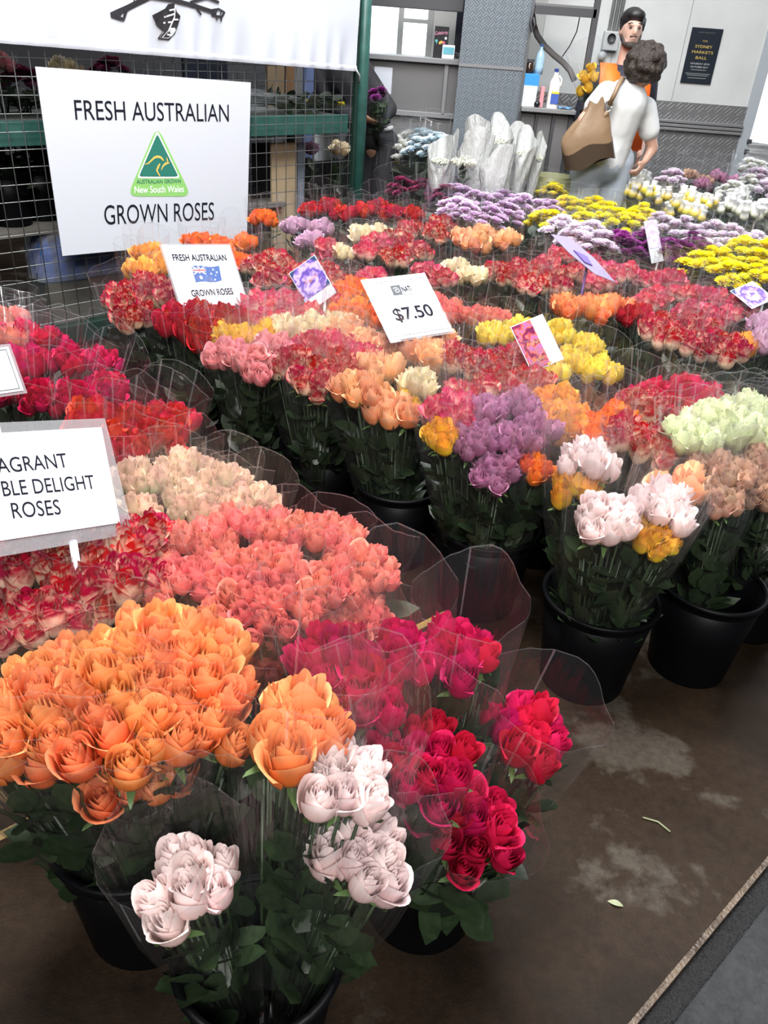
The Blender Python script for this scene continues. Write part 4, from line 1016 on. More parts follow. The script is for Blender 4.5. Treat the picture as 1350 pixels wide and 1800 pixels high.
board('cardboard_sheet', 'brown cardboard sheet beside the tan one on the shelf', 'cardboard', 503, 518, 90, 205, .57, mat('brown_card', (.24, .13, .06), .8))
board('board', 'blue painted board standing behind the shelf mesh', 'board', 536, 553, 90, None, .70, mat('blue_board', (.12, .16, .30), .5))
board('board', 'white board standing beside the blue one behind the shelf', 'board', 556, 598, 90, None, .74, mat('white_board', (.60, .62, .62), .5))
board('board', 'dark navy board behind the banner and shelf', 'board', 320, 400, 80, None, .72, mat('navy_board', (.015, .018, .035), .6))
board('board', 'black board standing under the shelf near the post', 'board', 445, 476, 252, None, .30, mat('black_board', (.008, .008, .010), .5))
board('board', 'dark panel behind the flowers beside the post', 'board', 540, 620, 285, None, .5, MATS['black_board'])
# flowers seen through the mesh low down beside the post
for i, (x, y, k) in enumerate(((545, 262, 'lilac'), (595, 262, 'cream'))):
    P = off_pt(x, y, .38); bunch(k, P, (P.x, P.y), 950 + i, 0, 'bunch of %s in film under the shelf near the post' % K[k]['d'], None)
# bag of water bottles on the ground
M_BLUEF = film_mat('blue_shrink_film', (.25, .55, .85), .10, .5, .25, .1); M_BOTTLE = mat('blue_bottle', (.05, .17, .42), .15, spec=.6)
a = off_pt(165, 470, .14); e = empty('bottle_pack', (a.x, a.y, 0)); e.rotation_euler = (0, 0, math.atan2(FD.y, FD.x)); tag(e, 'blue shrink-wrapped pack of water bottles on the ground behind the mesh', 'bottle pack')
zb0 = max(.0, off_pt(130, 490, .14).z)
bt = MB().lathe([(.001, 0), (.032, 0), (.034, .02), (.032, .10), (.034, .15), (.030, .17), (.014, .20), (.014, .22), (.001, .22)], 12).mesh('bottle', M_BOTTLE)
e.location.z = 0
MB().box(-.28, .34, -.02, .22, 0, max(.02, zb0)).obj('pallet_board', mat('grey_timber', (.16, .15, .13), .8), e)
for i in range(8):
    for j in range(3): place('bottle', bt, e, (-.24 + .076 * i, .02 + .072 * j, max(.02, zb0)))
def wrapf(u, v):
    a_ = 2 * PI * u; ca, sa = math.cos(a_), math.sin(a_); r = (abs(ca) ** 6 + abs(sa) ** 6) ** (-1 / 6); q_ = 1 + .03 * math.sin(9 * a_ + 6 * v)
    return (.03 + .33 * r * ca * q_ * (1 - .1 * v), .092 + .13 * r * sa * q_ * (1 - .1 * v), max(.02, zb0) + .005 + (.23 + .02 * math.sin(5 * a_)) * v)
MB().grid(wrapf, 40, 6, True).obj('shrink_film', M_BLUEF, e)

# ================================================================== GREY STALL AT THE BACK
YC = 6.8
def pz(x, y, Y): return aty(x, y, Y)
ct = empty('grey_counter', (0, YC, 0)); tag(ct, 'grey panelled counter below the bright window', 'counter')
zt = pz(740, 107, YC).z; xl = -1.1; xr = pz(818, 115, YC).x
def cbox(nm, x0, x1, y0, y1, z0, z1, m, par=ct, bv=.004): return MB().box(x0, x1, y0, y1, z0, z1).obj(nm, m, par, bevel=bv)
cbox('front_panel', xl, xr, .03, .07, 0, zt, M_GREY)
cbox('carcass', xl, xr, .075, .44, 0, zt - .012, M_GREY, bv=0); cbox('top_edge', xl, xr + .02, -.02, .45, zt - .01, zt + .025, M_GREYL)
zr = pz(750, 200, YC).z; xv = pz(785, 160, YC).x
cbox('rail', xl, xr, .0, .03, zr - .025, zr + .012, M_GREYL); cbox('stile', xv - .03, xv, .0, .03, zr, zt - .01, M_GREYL); cbox('stile', xr - .03, xr, .0, .03, zr - .02, zt - .01, M_GREYL)
o = cbox('notice', pz(658, 120, YC).x, pz(690, 120, YC).x, .022, .029, pz(674, 165, YC).z, pz(674, 118, YC).z, M_PAPER, bv=0)
pl_ = empty('tread_panel', (0, 6.62, 0)); tag(pl_, 'tall grey tread-plate panel between the two counters', 'panel')
xa, xb = pz(800, 230, 6.62).x - .02, pz(905, 230, 6.62).x; zsm = pz(870, 118, 6.62).z
MB().box(xa, xb, 0, .05, 0, zsm - .01).obj('lower_plate', M_BLUEGREY, pl_); MB().box(xa, xb, 0, .05, zsm + .01, 2.6).obj('upper_plate', M_BLUEGREY, pl_)
MB().box(xa, xb, -.006, .056, zsm - .01, zsm + .01).obj('joint_strip', M_GREYL, pl_); MB().box(xb, xb + .02, -.01, .7, 0, 2.6).obj('side_edge', mat('panel_side', (.09, .095, .10), .5), pl_)
bm = MB().box(xl, xa, YC, YC + .1, pz(740, 16, YC).z, pz(740, 16, YC).z + .3).obj('head_beam', M_DARK, bevel=.004); tag(bm, 'dark beam above the grey counter window opening', 'beam')
# lit window wall behind the counter
YB = 7.7
wn = tag(empty('window_1', (0, YB, 0)), kind='structure')
M_GLOW = mat('bright_window_pane', (.9, .95, .95), .3, emit=((.92, .98, 1.0), 1.1)); M_GLOW2 = mat('pale_green_pane', (.7, .9, .88), .3, emit=((.62, .92, .90), .75))
x0w = -1.2
MB().box(x0w, pz(704, 60, YB).x, 0, .02, 0.9, 2.3).obj('pane', M_GLOW, wn); MB().box(pz(675, 60, YB).x, pz(700, 60, YB).x, -.006, 0, .9, pz(690, 33, YB).z).obj('pane', M_GLOW2, wn)
MB().box(pz(708, 60, YB).x, pz(752, 60, YB).x, 0, .02, .9, 2.3).obj('pane', M_GLOW, wn)
MF = mat('window_frame_grey', (.33, .33, .32), .5)
for x_ in (702, 753): MB().box(pz(x_, 60, YB).x - .015, pz(x_, 60, YB).x + .03, -.03, .03, .9, 2.3).obj('frame', MF, wn)
zc = pz(728, 38, YB).z; MB().box(pz(704, 60, YB).x, pz(754, 60, YB).x, -.02, .02, zc - .01, zc + .02).obj('frame', MF, wn)
MB().box(pz(756, 60, YB).x, 1.0, 0, .05, 0, 2.6).obj('side_wall', mat('cream_wall', (.45, .45, .43), .6), wn)
tag(MB().box(pz(800, 60, 7.3).x, pz(835, 60, 7.3).x, 7.3, 7.34, .9, 2.4).obj('interior_shade', mat('navy_interior_shade', (.012, .014, .028), .5), bevel=.004), 'dark navy sheet painting the shade inside the stall opening', 'shade sheet')  # dark sheet stands in for the shade of the stall interior
def stand_box(name, label, cat, x0, y0, x1, y1, Y, m, d=.06, base=None, group=None):
    p0, p1 = pz(x0, y1, Y), pz(x1, y0, Y); zb_ = base if base is not None else p0.z
    o = MB().box(-(p1.x - p0.x) / 2, (p1.x - p0.x) / 2, -d / 2, d / 2, 0, p1.z - zb_).obj(name, m, bevel=.003); o.location = ((p0.x + p1.x) / 2, Y, zb_); tag(o, label, cat, group); return o
zct = zt + .025
e = empty('gift_bag', (0, 0, 0)); M_BAG = mat('black_gloss_bag', (.012, .012, .016), .3)
bx = stand_box('gift_bag', 'black upright packet with pink lettering on the grey counter', 'packet', 760, 47, 790, 104, YC + .12, M_BAG, .05, zct); bpy.data.objects.remove(e)
dm = bx.dimensions; me = text_mesh('Celebrity', mat('pink_print', (.75, .30, .45), .5), .10, .028, shear=.3); me.name = 'lettering'
o = place('lettering', me, bx, (0, -.0265, .16)); o.rotation_euler = (PI / 2, -.12, 0)
rb = random.Random(4)
for i in range(7): MB().box(-.008, .008, -.028, -.0255, -.008, .008).obj('printed_dot', mat('print_%d' % (i % 4), ((.6, .1, .2), (.7, .5, .1), (.1, .4, .4), (.6, .6, .65))[i % 4], .5), bx).location = (rb.uniform(-.04, .04), 0, rb.uniform(.09, .14))
bx = stand_box('small_box', 'small white box with blue scene leaning on the black packet', 'box', 776, 80, 800, 104, YC + .05, mat('white_carton', (.75, .78, .8), .5), .03, zct)
MB().box(-.04, .04, -.0175, -.0155, .03, .075).obj('printed_scene', mat('print_teal', (.12, .40, .48), .5), bx)
e = empty('cable_heap', (pz(815, 100, YC).x, YC + .15, zct)); tag(e, 'dark heap of small tools and cable on the counter', 'cable')
for i in range(3): MB().tube([(.05 * math.cos(a_ * .6 + i) * (1 + .2 * i), .03 * math.sin(a_ * .6 + i), .012 + .012 * i + .003 * math.sin(a_)) for a_ in range(14)], .006, 6).obj('cable_loop', M_DARK, e, True)

# right-hand service shelf
YS = 6.6
zk = pz(960, 190, YS).z; x0s = xb + .02; x1s = pz(1006, 190, YS).x
sv = empty('service_counter', (0, YS, 0)); tag(sv, 'dark service counter with shelf top beside the tread-plate panel', 'counter')
cbox('top', x0s, x1s + .03, -.04, .5, zk - .03, zk, mat('worn_grey_top', (.20, .20, .20), .5), sv)
for i in range(3):
    xx = lerp(x0s, x1s, i / 3); xy = lerp(x0s, x1s, (i + 1) / 3); cbox('front_panel', xx + .01, xy - .01, .02, .05, 0, zk - .03, M_GREY, sv); cbox('stile', xx - .01, xx + .012, .0, .05, 0, zk - .03, M_DARK, sv)
cbox('side_panel', x1s - .01, x1s + .02, 0, .5, 0, zk - .03, M_DARK, sv, 0)
pf = empty('frame_post', (x1s + .05, YS - .02, 0)); tag(pf, 'slim dark steel frame over the service counter', 'frame')
MB().box(-.02, .02, -.02, .02, 0, 2.4).obj('upright', M_DARK, pf); zbm = pz(985, 20, YS).z; MB().box(-(x1s - x0s) - .05, .0, -.02, .03, zbm - .025, zbm + .025).obj('crossbar', M_DARK, pf)
MB().box(-(x1s - x0s) - .05, .0, .0, .45, zbm + .025, zbm + .04).obj('roof_plate', M_GREY, pf)
# things on the shelf
stand_box('carton', 'white carton on the service counter under a blue box', 'carton', 914, 150, 943, 187, YS + .1, mat('white_carton'), .16, zk)
t1 = zk + (pz(930, 150, YS + .1).z - zk)
bx = stand_box('carton', 'bright blue carton stacked on the white carton', 'carton', 916, 130, 947, 150, YS + .1, mat('bright_blue', (.03, .25, .62), .5), .16, t1)
t2 = t1 + pz(930, 130, YS + .1).z - pz(930, 150, YS + .1).z
jar = MB().lathe([(.001, 0), (.035, 0), (.036, .03), (.033, .055), (.030, .06), (.030, .075), (.001, .078)], 16)
o = jar.obj('coffee_jar', mat('coffee_glass', (.03, .015, .01), .15), None, True); p = pz(926, 130, YS + .1); o.location = (p.x + .01, YS + .08, t2); tag(o, 'dark coffee jar on the blue carton', 'jar')
MB().lathe([(.001, .078), (.032, .078), (.032, .095), (.001, .095)], 16).obj('lid', M_DARK, o)
o = MB().lathe([(.001, 0), (.032, 0), (.034, .05), (.031, .07), (.034, .11), (.028, .135), (.012, .16), (.012, .18), (.001, .18)], 16).obj('water_bottle', mat('pale_water_bottle', (.35, .52, .62), .12, spec=.7), None, True); o.location = (p.x + .085, YS + .13, t2); tag(o, 'clear pale water bottle on the blue carton', 'bottle')
MB().lathe([(.014, .178), (.014, .195), (.001, .196)], 12).obj('cap', mat('cap_blue', (.05, .12, .3), .4), o)
stand_box('pink_carton', 'slim pink carton beside the milk bottle', 'carton', 946, 152, 958, 187, YS + .07, mat('pink_carton_mat', (.62, .25, .27), .5), .05, zk)
p = pz(969, 187, YS + .05); e = empty('milk_bottle', (p.x, YS + .05, zk)); tag(e, 'milk bottle with blue cap and yellow label on the counter', 'bottle')
sqb = MB()
def mfn(u, v):
    a_ = 2 * PI * u; ca, sa = math.cos(a_), math.sin(a_); r = (abs(ca) ** 5 + abs(sa) ** 5) ** (-.2); zz = v * .235
    R = .040 if zz < .15 else lerp(.040, .014, smooth(.15, .225, zz)); return (R * r * ca, R * r * sa, zz)
sqb.grid(mfn, 24, 16, True).obj('body', mat('milk_plastic', (.72, .70, .64), .4), e, True)
MB().lathe([(.016, .232), (.017, .255), (.001, .256)], 14).obj('cap', mat('cap_navy', (.03, .05, .22), .4), e)
MB().tube([(.028, 0, .13), (.046, 0, .15), (.045, 0, .19), (.022, 0, .212)], .007, 8).obj('handle', MATS['milk_plastic'], e, True)
MB().box(-.02, .036, -.044, -.0405, .03, .095).obj('label', mat('milk_label', (.05, .10, .38), .5), e); MB().box(-.02, .036, -.0445, -.041, .096, .11).obj('label_band', mat('milk_yellow', (.75, .55, .05), .5), e)
MB().grid(lambda u, v: (x1s - .10 + .10 * u, YS - .03 + .10 * v, zk + .003 + .012 * abs(math.sin(5 * u + 4 * v))), 10, 8).obj('plastic_sheet', mat('blue_film_sheet', (.12, .30, .62), .3)).update_tag()
tag(bpy.data.objects['plastic_sheet'], 'crumpled blue plastic sheet at the counter edge', 'plastic sheet')
o = MB().ball((0, 0, .022), (.024, .02, .022)).obj('tea_cup', mat('black_cup', (.01, .01, .012), .3), None, True); p = pz(944, 183, YS); o.location = (p.x, YS + .0, zk); tag(o, 'small black cup before the pink carton', 'cup')
# cables and conduits on the wall
c_ = MB().tube([pz(x, y, 6.9) for x, y in ((935, 20), (938, 42), (944, 62), (958, 82), (975, 98), (990, 110), (1002, 124), (1010, 142))], .022, 10).obj('cable', mat('grey_hose', (.22, .21, .21), .5), None, True); tag(c_, 'thick grey hose drooping above the service counter', 'hose')
c_ = MB().tube([pz(x, y, 6.58) for x, y in ((937, 22), (932, 40), (935, 56), (940, 44), (938, 30))], .008, 8).obj('cable_coil', M_DARK, None, True); tag(c_, 'dark coil of cable hooked on the panel edge', 'cable')
c_ = MB().tube([pz(x, y, 6.9) for x, y in ((1019, 30), (1014, 55), (1002, 80), (988, 100))], .004, 6).obj('cord', M_DARK, None, True); tag(c_, 'thin cord hanging from the steel frame', 'cord')
for i, x in enumerate((1072, 1080, 1088)):
    p = pz(x - 2, 60, YW - .03); b_ = MB().tube([(0, 0, p.z), (0, 0, 4.5)], .014, 8).obj('conduit', mat('conduit_grey', (.36, .37, .37), .4), None, True); b_.location = (p.x, YW - .02, 0); tag(b_, 'grey conduit pipe running up from the switch box', 'pipe', 'conduits on the back wall')
p = pz(1073, 72, YW - .05); e = empty('switch_box', (p.x, YW - .035, p.z)); tag(e, 'grey electrical outlet box on the back wall', 'outlet')
MB().box(-.06, .07, -.03, .033, -.07, .07).obj('box', mat('box_grey', (.45, .46, .46), .4), e, bevel=.008); MB().lathe([(.001, 0), (.030, 0), (.034, .01), (.034, .02)], 16, Matrix.Translation((0, -.031, .02)) @ Matrix.Rotation(PI / 2, 4, 'X')).obj('socket', M_DARK, e, True)
MB().lathe([(.001, 0), (.030, 0), (.034, .03), (.001, .03)], 16, Matrix.Translation((-.05, -.0, -.11)) @ Matrix.Rotation(PI / 2, 4, 'X')).obj('plug', mat('box_grey'), e, True)

# poster
c4 = [pz(*p, YW - .012) for p in ((1216, 49), (1272, 50), (1249, 148), (1196, 145))]
xm0, xm1 = min(c4[0].x, c4[3].x), max(c4[1].x, c4[2].x); xc = sum(p.x for p in c4) / 4; wp = ((c4[1].x - c4[0].x) + (c4[2].x - c4[3].x)) / 2; z1p = (c4[0].z + c4[1].z) / 2; z0p = (c4[2].z + c4[3].z) / 2
ps = Sign('poster', (xc, YW - .016, (z0p + z1p) / 2), (1, 0, 0), (0, 0, 1), 'dark navy ball poster with gold lettering on the back wall', 'poster')
hp = z1p - z0p
ps.card('sheet', wp, hp, mat('poster_navy', (.012, .016, .025), .35), 0, .002)
GLD = mat('poster_gold', (.55, .40, .10), .5); SLV = mat('poster_silver', (.50, .52, .52), .5)
for t, yy, ww, hh, mm in (('SAVE THE DATE', .42, .52, .022, mat('poster_dim', (.12, .14, .12), .5)), ('THE', .27, .16, .028, GLD), ('SYDNEY', .17, .55, .050, GLD), ('MARKETS', .07, .68, .050, GLD), ('BALL', -.03, .36, .050, GLD), ('SATURDAY 28TH', -.14, .62, .030, SLV), ('OCTOBER 2017', -.20, .56, .030, SLV)):
    ps.ltext(t, 0, yy * hp, ww * wp, hh * hp, mm, .001)
for yy, ww in ((-.26, .5), (-.33, .8), (-.36, .7), (-.41, .6)): MB().box(-ww * wp / 2, ww * wp / 2, yy * hp, yy * hp + .006, .0003, .001).obj('fine_print', mat('poster_grey', (.16, .18, .18), .5), ps.e)

# ================================================================== PAPER WRAPS with baby's breath
M_KRAFT = mat('white_wrapping_paper', (.55, .56, .55), .65, bump=(14, 1.0))
def paper(seed, flare):
    rnd = random.Random(seed); ph = [rnd.random() * 6 for _ in range(6)]
    def fn(u, v):
        a = 2 * PI * u; z = v * (1 + .16 * smooth(.6, 1, v) * math.sin(a + ph[0]) + .05 * math.sin(2 * a + ph[1]) * v)
        r = lerp(.34, 1, smooth(0, .8, v)) * (1 + flare * smooth(.75, 1, v)); r *= 1 + .11 * math.sin(3 * a + ph[2] + 3 * v) + .06 * math.sin(5 * a + ph[3] - 9 * v) + .035 * math.sin(11 * a + 14 * v + ph[4])
        return (r * math.cos(a), r * math.sin(a) * .62, z)
    return MB().grid(fn, 44, 16, True)
rnd = random.Random(77); gb = MB()
for i in range(220):
    a = rnd.random() * 6.28; r = math.sqrt(rnd.random()); gb.ball((r * math.cos(a), r * math.sin(a), rnd.uniform(-.25, .3) * (1.2 - r)), .07, 5, 3)
GYP = gb.mesh('tiny_blossoms', mat('gypsophila_white', (.62, .63, .52), .7))
for i, (xc_, yt, yb_, wpx, Y, lean) in enumerate(((775, 262, 330, 62, 5.75, -.05), (790, 252, 320, 44, 6.0, -.1), (838, 245, 330, 52, 5.75, .0), (840, 222, 330, 60, 6.2, -.15), (882, 230, 330, 60, 6.15, .05), (905, 240, 330, 40, 6.25, .0), (872, 270, 332, 46, 5.7, .0), (925, 250, 335, 52, 5.85, .12), (952, 258, 335, 30, 5.95, .2))):
    top = pz(xc_, yt, Y); sc_ = scale_at(top); hgt = .52; r_ = wpx / sc_ / 2 * 1.02
    base = Vector((top.x - lean * .3, Y, max(.05, top.z - hgt)))
    q = (top - base).to_track_quat('Z', 'Y')
    e = empty('paper_wrapped_bunch', base, q); tag(e, ('baby\'s breath bunch in white paper, tallest wrap' if i == 3 else 'baby\'s breath bunch rolled in crinkled white wrapping paper'), 'flower bunch', 'paper wrapped bunches by the counter')
    Ln = (top - base).length
    o = paper(i, .12).obj('paper_wrap', M_KRAFT, e, True); o.scale = (r_, r_, Ln)
    place('tiny_blossoms', GYP, e, (0, -.0, Ln * .86), None, (r_ * .8, r_ * .5, .09))['kind'] = 'stuff'
p = pz(815, 285, 5.62); e = empty('babys_breath_bunch', (p.x, p.y, p.z - .42)); tag(e, 'open bunch of baby\'s breath between two paper wraps', 'flower bunch'); place('tiny_blossoms', GYP, e, (0, 0, .42), None, (.085, .07, .13))['kind'] = 'stuff'; place('foliage', FOLS[0], e, (0, 0, 0), None, (.6, .6, .42))['kind'] = 'stuff'
for i, (x, y) in enumerate(((790, 330), (850, 332), (900, 335), (945, 338))):
    p = pz(x, y, 6.0); bucket((p.x, 6.0), 'black bucket hidden under the paper wrapped bunches', 'buckets under the paper wraps')
p = pz(972, 308, 6.15); hz_ = p.z
o = MB().lathe([(.001, 0), (.13, 0), (.16, hz_), (.15, hz_), (.12, .02), (.001, .02)], 24).obj('olive_tub', mat('olive_plastic', (.17, .17, .08), .5), None, True); o.location = (p.x, 6.15, 0); tag(o, 'olive green tub behind the yellow chrysanthemums', 'tub')

# ================================================================== PEOPLE
def blob(name, prims, m, parent, voxel=.016, it=6):
    """overlapping tapered limbs and ellipsoids fused into one smooth continuous surface"""
    b = MB()
    for p in prims:
        if p[0] == 'cap':
            _, a, ra, c, rb = p; a, c = Vector(a), Vector(c)
            n = 5; b.tube([a.lerp(c, k / n) for k in range(n + 1)], [lerp(ra, rb, k / n) for k in range(n + 1)], 12); b.ball(a, ra, 12, 8); b.ball(c, rb, 12, 8)
        else:
            _, c, r = p[:3]
            mb = MB(); mb.ball((0, 0, 0), r, 14, 10); Q = p[3] if len(p) > 3 else Quaternion()
            b.add([Q @ Vector(v) + Vector(c) for v in mb.v], mb.f)
    o = b.obj(name, m, None, True)
    md = o.modifiers.new('fuse', 'REMESH'); md.mode = 'VOXEL'; md.voxel_size = voxel; md.use_smooth_shade = True
    sm = o.modifiers.new('smooth', 'SMOOTH'); sm.iterations = it; sm.factor = .5
    dg = bpy.context.evaluated_depsgraph_get(); me = bpy.data.meshes.new_from_object(o.evaluated_get(dg)); me.name = name
    old = o.data; o.modifiers.clear(); o.data = me; bpy.data.meshes.remove(old)
    me.materials.clear(); me.materials.append(m); me.polygons.foreach_set('use_smooth', [True] * len(me.polygons))
    o.parent = parent; return o
def cap(a, ra, c, rb): return ('cap', a, ra, c, rb)
def ell(c, r, q=None): return ('ell', c, r, q or Quaternion())
M_SKIN = mat('skin_light', (.52, .30, .22), .5); M_SKIN2 = mat('skin_tan', (.36, .20, .13), .5)
def hand(wrist, fdir, palm_n, s=1.0, curl=.5):
    """palm plus four unequal curled fingers and a thumb leaving the side of the palm"""
    w_ = Vector(wrist); f = Vector(fdir).normalized(); n = Vector(palm_n); n = (n - f * n.dot(f)).normalized(); sd = f.cross(n); P = []
    P.append(('ell', w_ + f * .045 * s, (.040 * s, .016 * s, .050 * s), Matrix((sd, n, f)).transposed().to_quaternion()))
    for k, (off, L) in enumerate(((-.030, .060), (-.010, .072), (.010, .068), (.029, .052))):
        a = w_ + f * .085 * s + sd * off * s; b_ = a + (f * math.cos(curl * .6) + n * math.sin(curl * .6)) * L * .5 * s; c = b_ + (f * math.cos(curl * 1.6) + n * math.sin(curl * 1.6)) * L * .5 * s
        P += [cap(a, .0095 * s, b_, .0088 * s), cap(b_, .0088 * s, c, .0075 * s)]
    a = w_ + f * .03 * s - sd * .032 * s; b_ = a + (f * .7 - sd * .6 + n * .3).normalized() * .035 * s; c = b_ + (f * .9 - sd * .1 + n * .5).normalized() * .03 * s
    P += [cap(a, .013 * s, b_, .011 * s), cap(b_, .011 * s, c, .009 * s)]
    return P

# --- person bending over the flowers: white T-shirt, curly hair, brown shoulder bag
def A(x, y, Y): return aty(x, y, Y)
hc = A(1133, 122, 5.98); nk = A(1108, 152, 6.0); ch = A(1098, 180, 6.02); wa = A(1080, 235, 6.06); hp_ = A(1060, 282, 6.10)
sl, sr = A(1066, 165, 5.95), A(1134, 192, 6.12); el, er = A(1024, 212, 5.88), A(1147, 262, 6.14); hl, hr = A(1052, 182, 6.16), A(1133, 284, 6.08)
hl_ = hp_ + Vector((-.10, -.02, 0)); hr_ = hp_ + Vector((.10, .03, 0)); fl_ = Vector((hl_.x - .02, hl_.y + .02, .07)); fr_ = Vector((hr_.x + .01, hr_.y + .05, .07)); kl = hl_.lerp(fl_, .5) + Vector((0, -.01, 0)); kr = hr_.lerp(fr_, .5)
pr = empty('person', (hp_.x, hp_.y, 0)); tag(pr, 'person with curly hair in white T-shirt bending over the flowers, bag on shoulder', 'person')
pr_inv = Matrix.Translation((-hp_.x, -hp_.y, 0))
def L_(P): return [tuple((pr_inv @ Vector(v)) if isinstance(v, Vector) else v for v in q) for q in P]
fw = Vector((.62, .78, 0)).normalized()
body = [ell(hc, (.078, .095, .105)), cap(nk, .058, hc + Vector((-.02, -.01, -.05)), .055), cap(ch, .125, wa, .110), cap(wa, .115, hp_, .135), cap(sl, .060, sr, .060), cap(nk, .06, ch, .11),
        cap(sl, .052, el, .040), cap(el, .038, hl, .026), cap(sr, .052, er, .040), cap(er, .038, hr, .026), cap(hl_, .085, kl, .058), cap(kl, .056, fl_, .038), cap(hr_, .085, kr, .058), cap(kr, .056, fr_, .038)]
body += hand(hr, (hr - er), (-.6, .6, .3), 1.0, .8) + hand(hl, (hl - el), (-.5, .3, .6), 1.0, 1.0)
body += [ell(fl_ + Vector((.03, .06, -.04)), (.045, .11, .03)), ell(fr_ + Vector((.03, .06, -.04)), (.045, .11, .03))]
body += [ell(hc + fw * .095 + Vector((0, 0, -.01)), (.016, .02, .022)), ell(hc + Vector((-.06, .05, -.01)), (.014, .02, .03))]
blob('body', L_(body), M_SKIN, pr, .013, 4)
M_TEE = mat('white_cotton', (.74, .75, .76), .8, bump=(9, .6)); tee = []
ac = (hp_ - ch).normalized()
tee += [cap(ch + Vector((0, 0, .0)), .150, wa, .138), cap(wa, .140, hp_ + Vector((.0, 0, .02)), .168), cap(sl, .080, sr, .080), cap(nk + Vector((-.012, 0, -.02)), .085, ch, .14), cap(sl, .078, sl.lerp(el, .50), .074), cap(sr, .078, sr.lerp(er, .52), .074)]
tee += [ell(wa + Vector((-.03, -.05, .05)), (.09, .07, .16)), ell(ch + Vector((-.02, -.04, .0)), (.12, .09, .13))]
blob('t_shirt', L_(tee), M_TEE, pr, .015, 5)
M_TR = mat('pale_grey_trousers', (.42, .47, .54), .75, bump=(7, .5))
tr = [cap(hp_ + Vector((0, 0, -.0)), .165, hl_.lerp(kl, .2), .115), cap(hp_, .165, hr_.lerp(kr, .2), .115), cap(hl_, .125, kl, .100), cap(kl, .100, fl_ + Vector((0, 0, .02)), .085), cap(hr_, .125, kr, .100), cap(kr, .100, fr_ + Vector((0, 0, .02)), .085)]
blob('trousers', L_(tr), M_TR, pr, .016, 5)
rnd = random.Random(3); hr_p = [ell(hc + Vector((-.01, -.02, .03)), (.115, .115, .115))]
for i in range(75):
    a, b_ = rnd.random() * 6.28, math.acos(rnd.uniform(-.75, 1)); d = Vector((math.sin(b_) * math.cos(a), math.sin(b_) * math.sin(a), math.cos(b_)))
    if d.dot(fw) > .72 and d.z < .3: continue
    hr_p.append(ell(hc + Vector((-.01, -.02, .03)) + d * .112, (rnd.uniform(.020, .034),) * 3))
blob('curly_hair', L_(hr_p), mat('dark_brown_hair', (.012, .008, .006), .6, noise=(60, (.034, .020, .013), .15), bump=(90, 1.0)), pr, .009, 1)
# shoulder bag
bgc = A(1030, 245, 5.86)
bag = empty('shoulder_bag', bgc); tag(bag, 'tan and brown leather shoulder bag hanging at the bending person\'s side', 'bag')
def bagp(u, v):
    a = 2 * PI * u; top = smooth(.4, 1, v); r = (abs(math.cos(a)) ** 3 + abs(math.sin(a)) ** 3) ** (-1 / 3)
    return (r * math.cos(a) * lerp(.165, .05, top ** 1.3) + .10 * top, r * math.sin(a) * lerp(.065, .03, top), -.15 + .36 * v + .015 * math.sin(4 * a + 5 * v))
o = MB().grid(bagp, 32, 14, True).obj('bag_body', mat('tan_leather', (.22, .14, .08), .45, bump=(12, .5)), bag, True); o.rotation_euler = (0, -.36, 0)
bt_ = MB(); ring = [bagp(i / 32, 0.0) for i in range(32)]; bt_.poly(ring[::-1]); bt_.grid(lambda u, v: tuple(Vector(bagp(u, v * .30)) * 1.012), 32, 5, True); q_ = bt_.obj('bag_base', mat('dark_leather', (.045, .028, .018), .4), bag, True); q_.rotation_euler = (0, -.36, 0)
r0_ = A(1070, 186, 5.82) - bgc; st = [A(1071, 184, 5.82) - bgc, A(1080, 166, 5.80) - bgc, A(1088, 148, 5.83) - bgc, A(1093, 138, 5.90) - bgc, A(1098, 142, 6.05) - bgc, A(1092, 170, 6.16) - bgc]
MB().tube(st, .015, 8).obj('strap', MATS['tan_leather'], bag, True)
MB().tube([r0_ + Vector((.022 * math.cos(i * PI / 8), 0, .034 * math.sin(i * PI / 8))) for i in range(17)], .006, 6).obj('ring', mat('steel_ring', (.55, .55, .56), .25, .9), bag, True)
MB().tube([r0_ + Vector((0, 0, -.03)), A(1062, 205, 5.83) - bgc, A(1052, 222, 5.85) - bgc], .014, 8).obj('strap_tab', MATS['tan_leather'], bag, True)
# yellow flowers in film under the arm
fb = A(1040, 205, 6.22); ft = A(1034, 140, 6.10)
e = empty('rose_bunch', fb, (ft - fb).to_track_quat('Z', 'Y')); tag(e, 'bunch of yellow flowers in tall film carried under an arm', 'flower bunch'); LL = (ft - fb).length
for i, (x, y, z) in enumerate(((-.035, -.05, -.03), (.025, -.05, .0), (-.01, -.02, .04), (.045, .0, .05), (-.05, .02, .03), (.0, .05, .07))): place('rose', heads('netyellow', True)[i % 2] if False else heads('yellowbig', True)[i % 3], e, (x, y, LL + z - .06), None, .055)
place('foliage', FOL[2], e, (0, 0, -.05), None, (1.0, 1.0, LL)); e.children[-1]['kind'] = 'stuff'
place('sleeve', HOOD[0], e, (0, 0, -.05), None, (.105, .095, LL + .15))

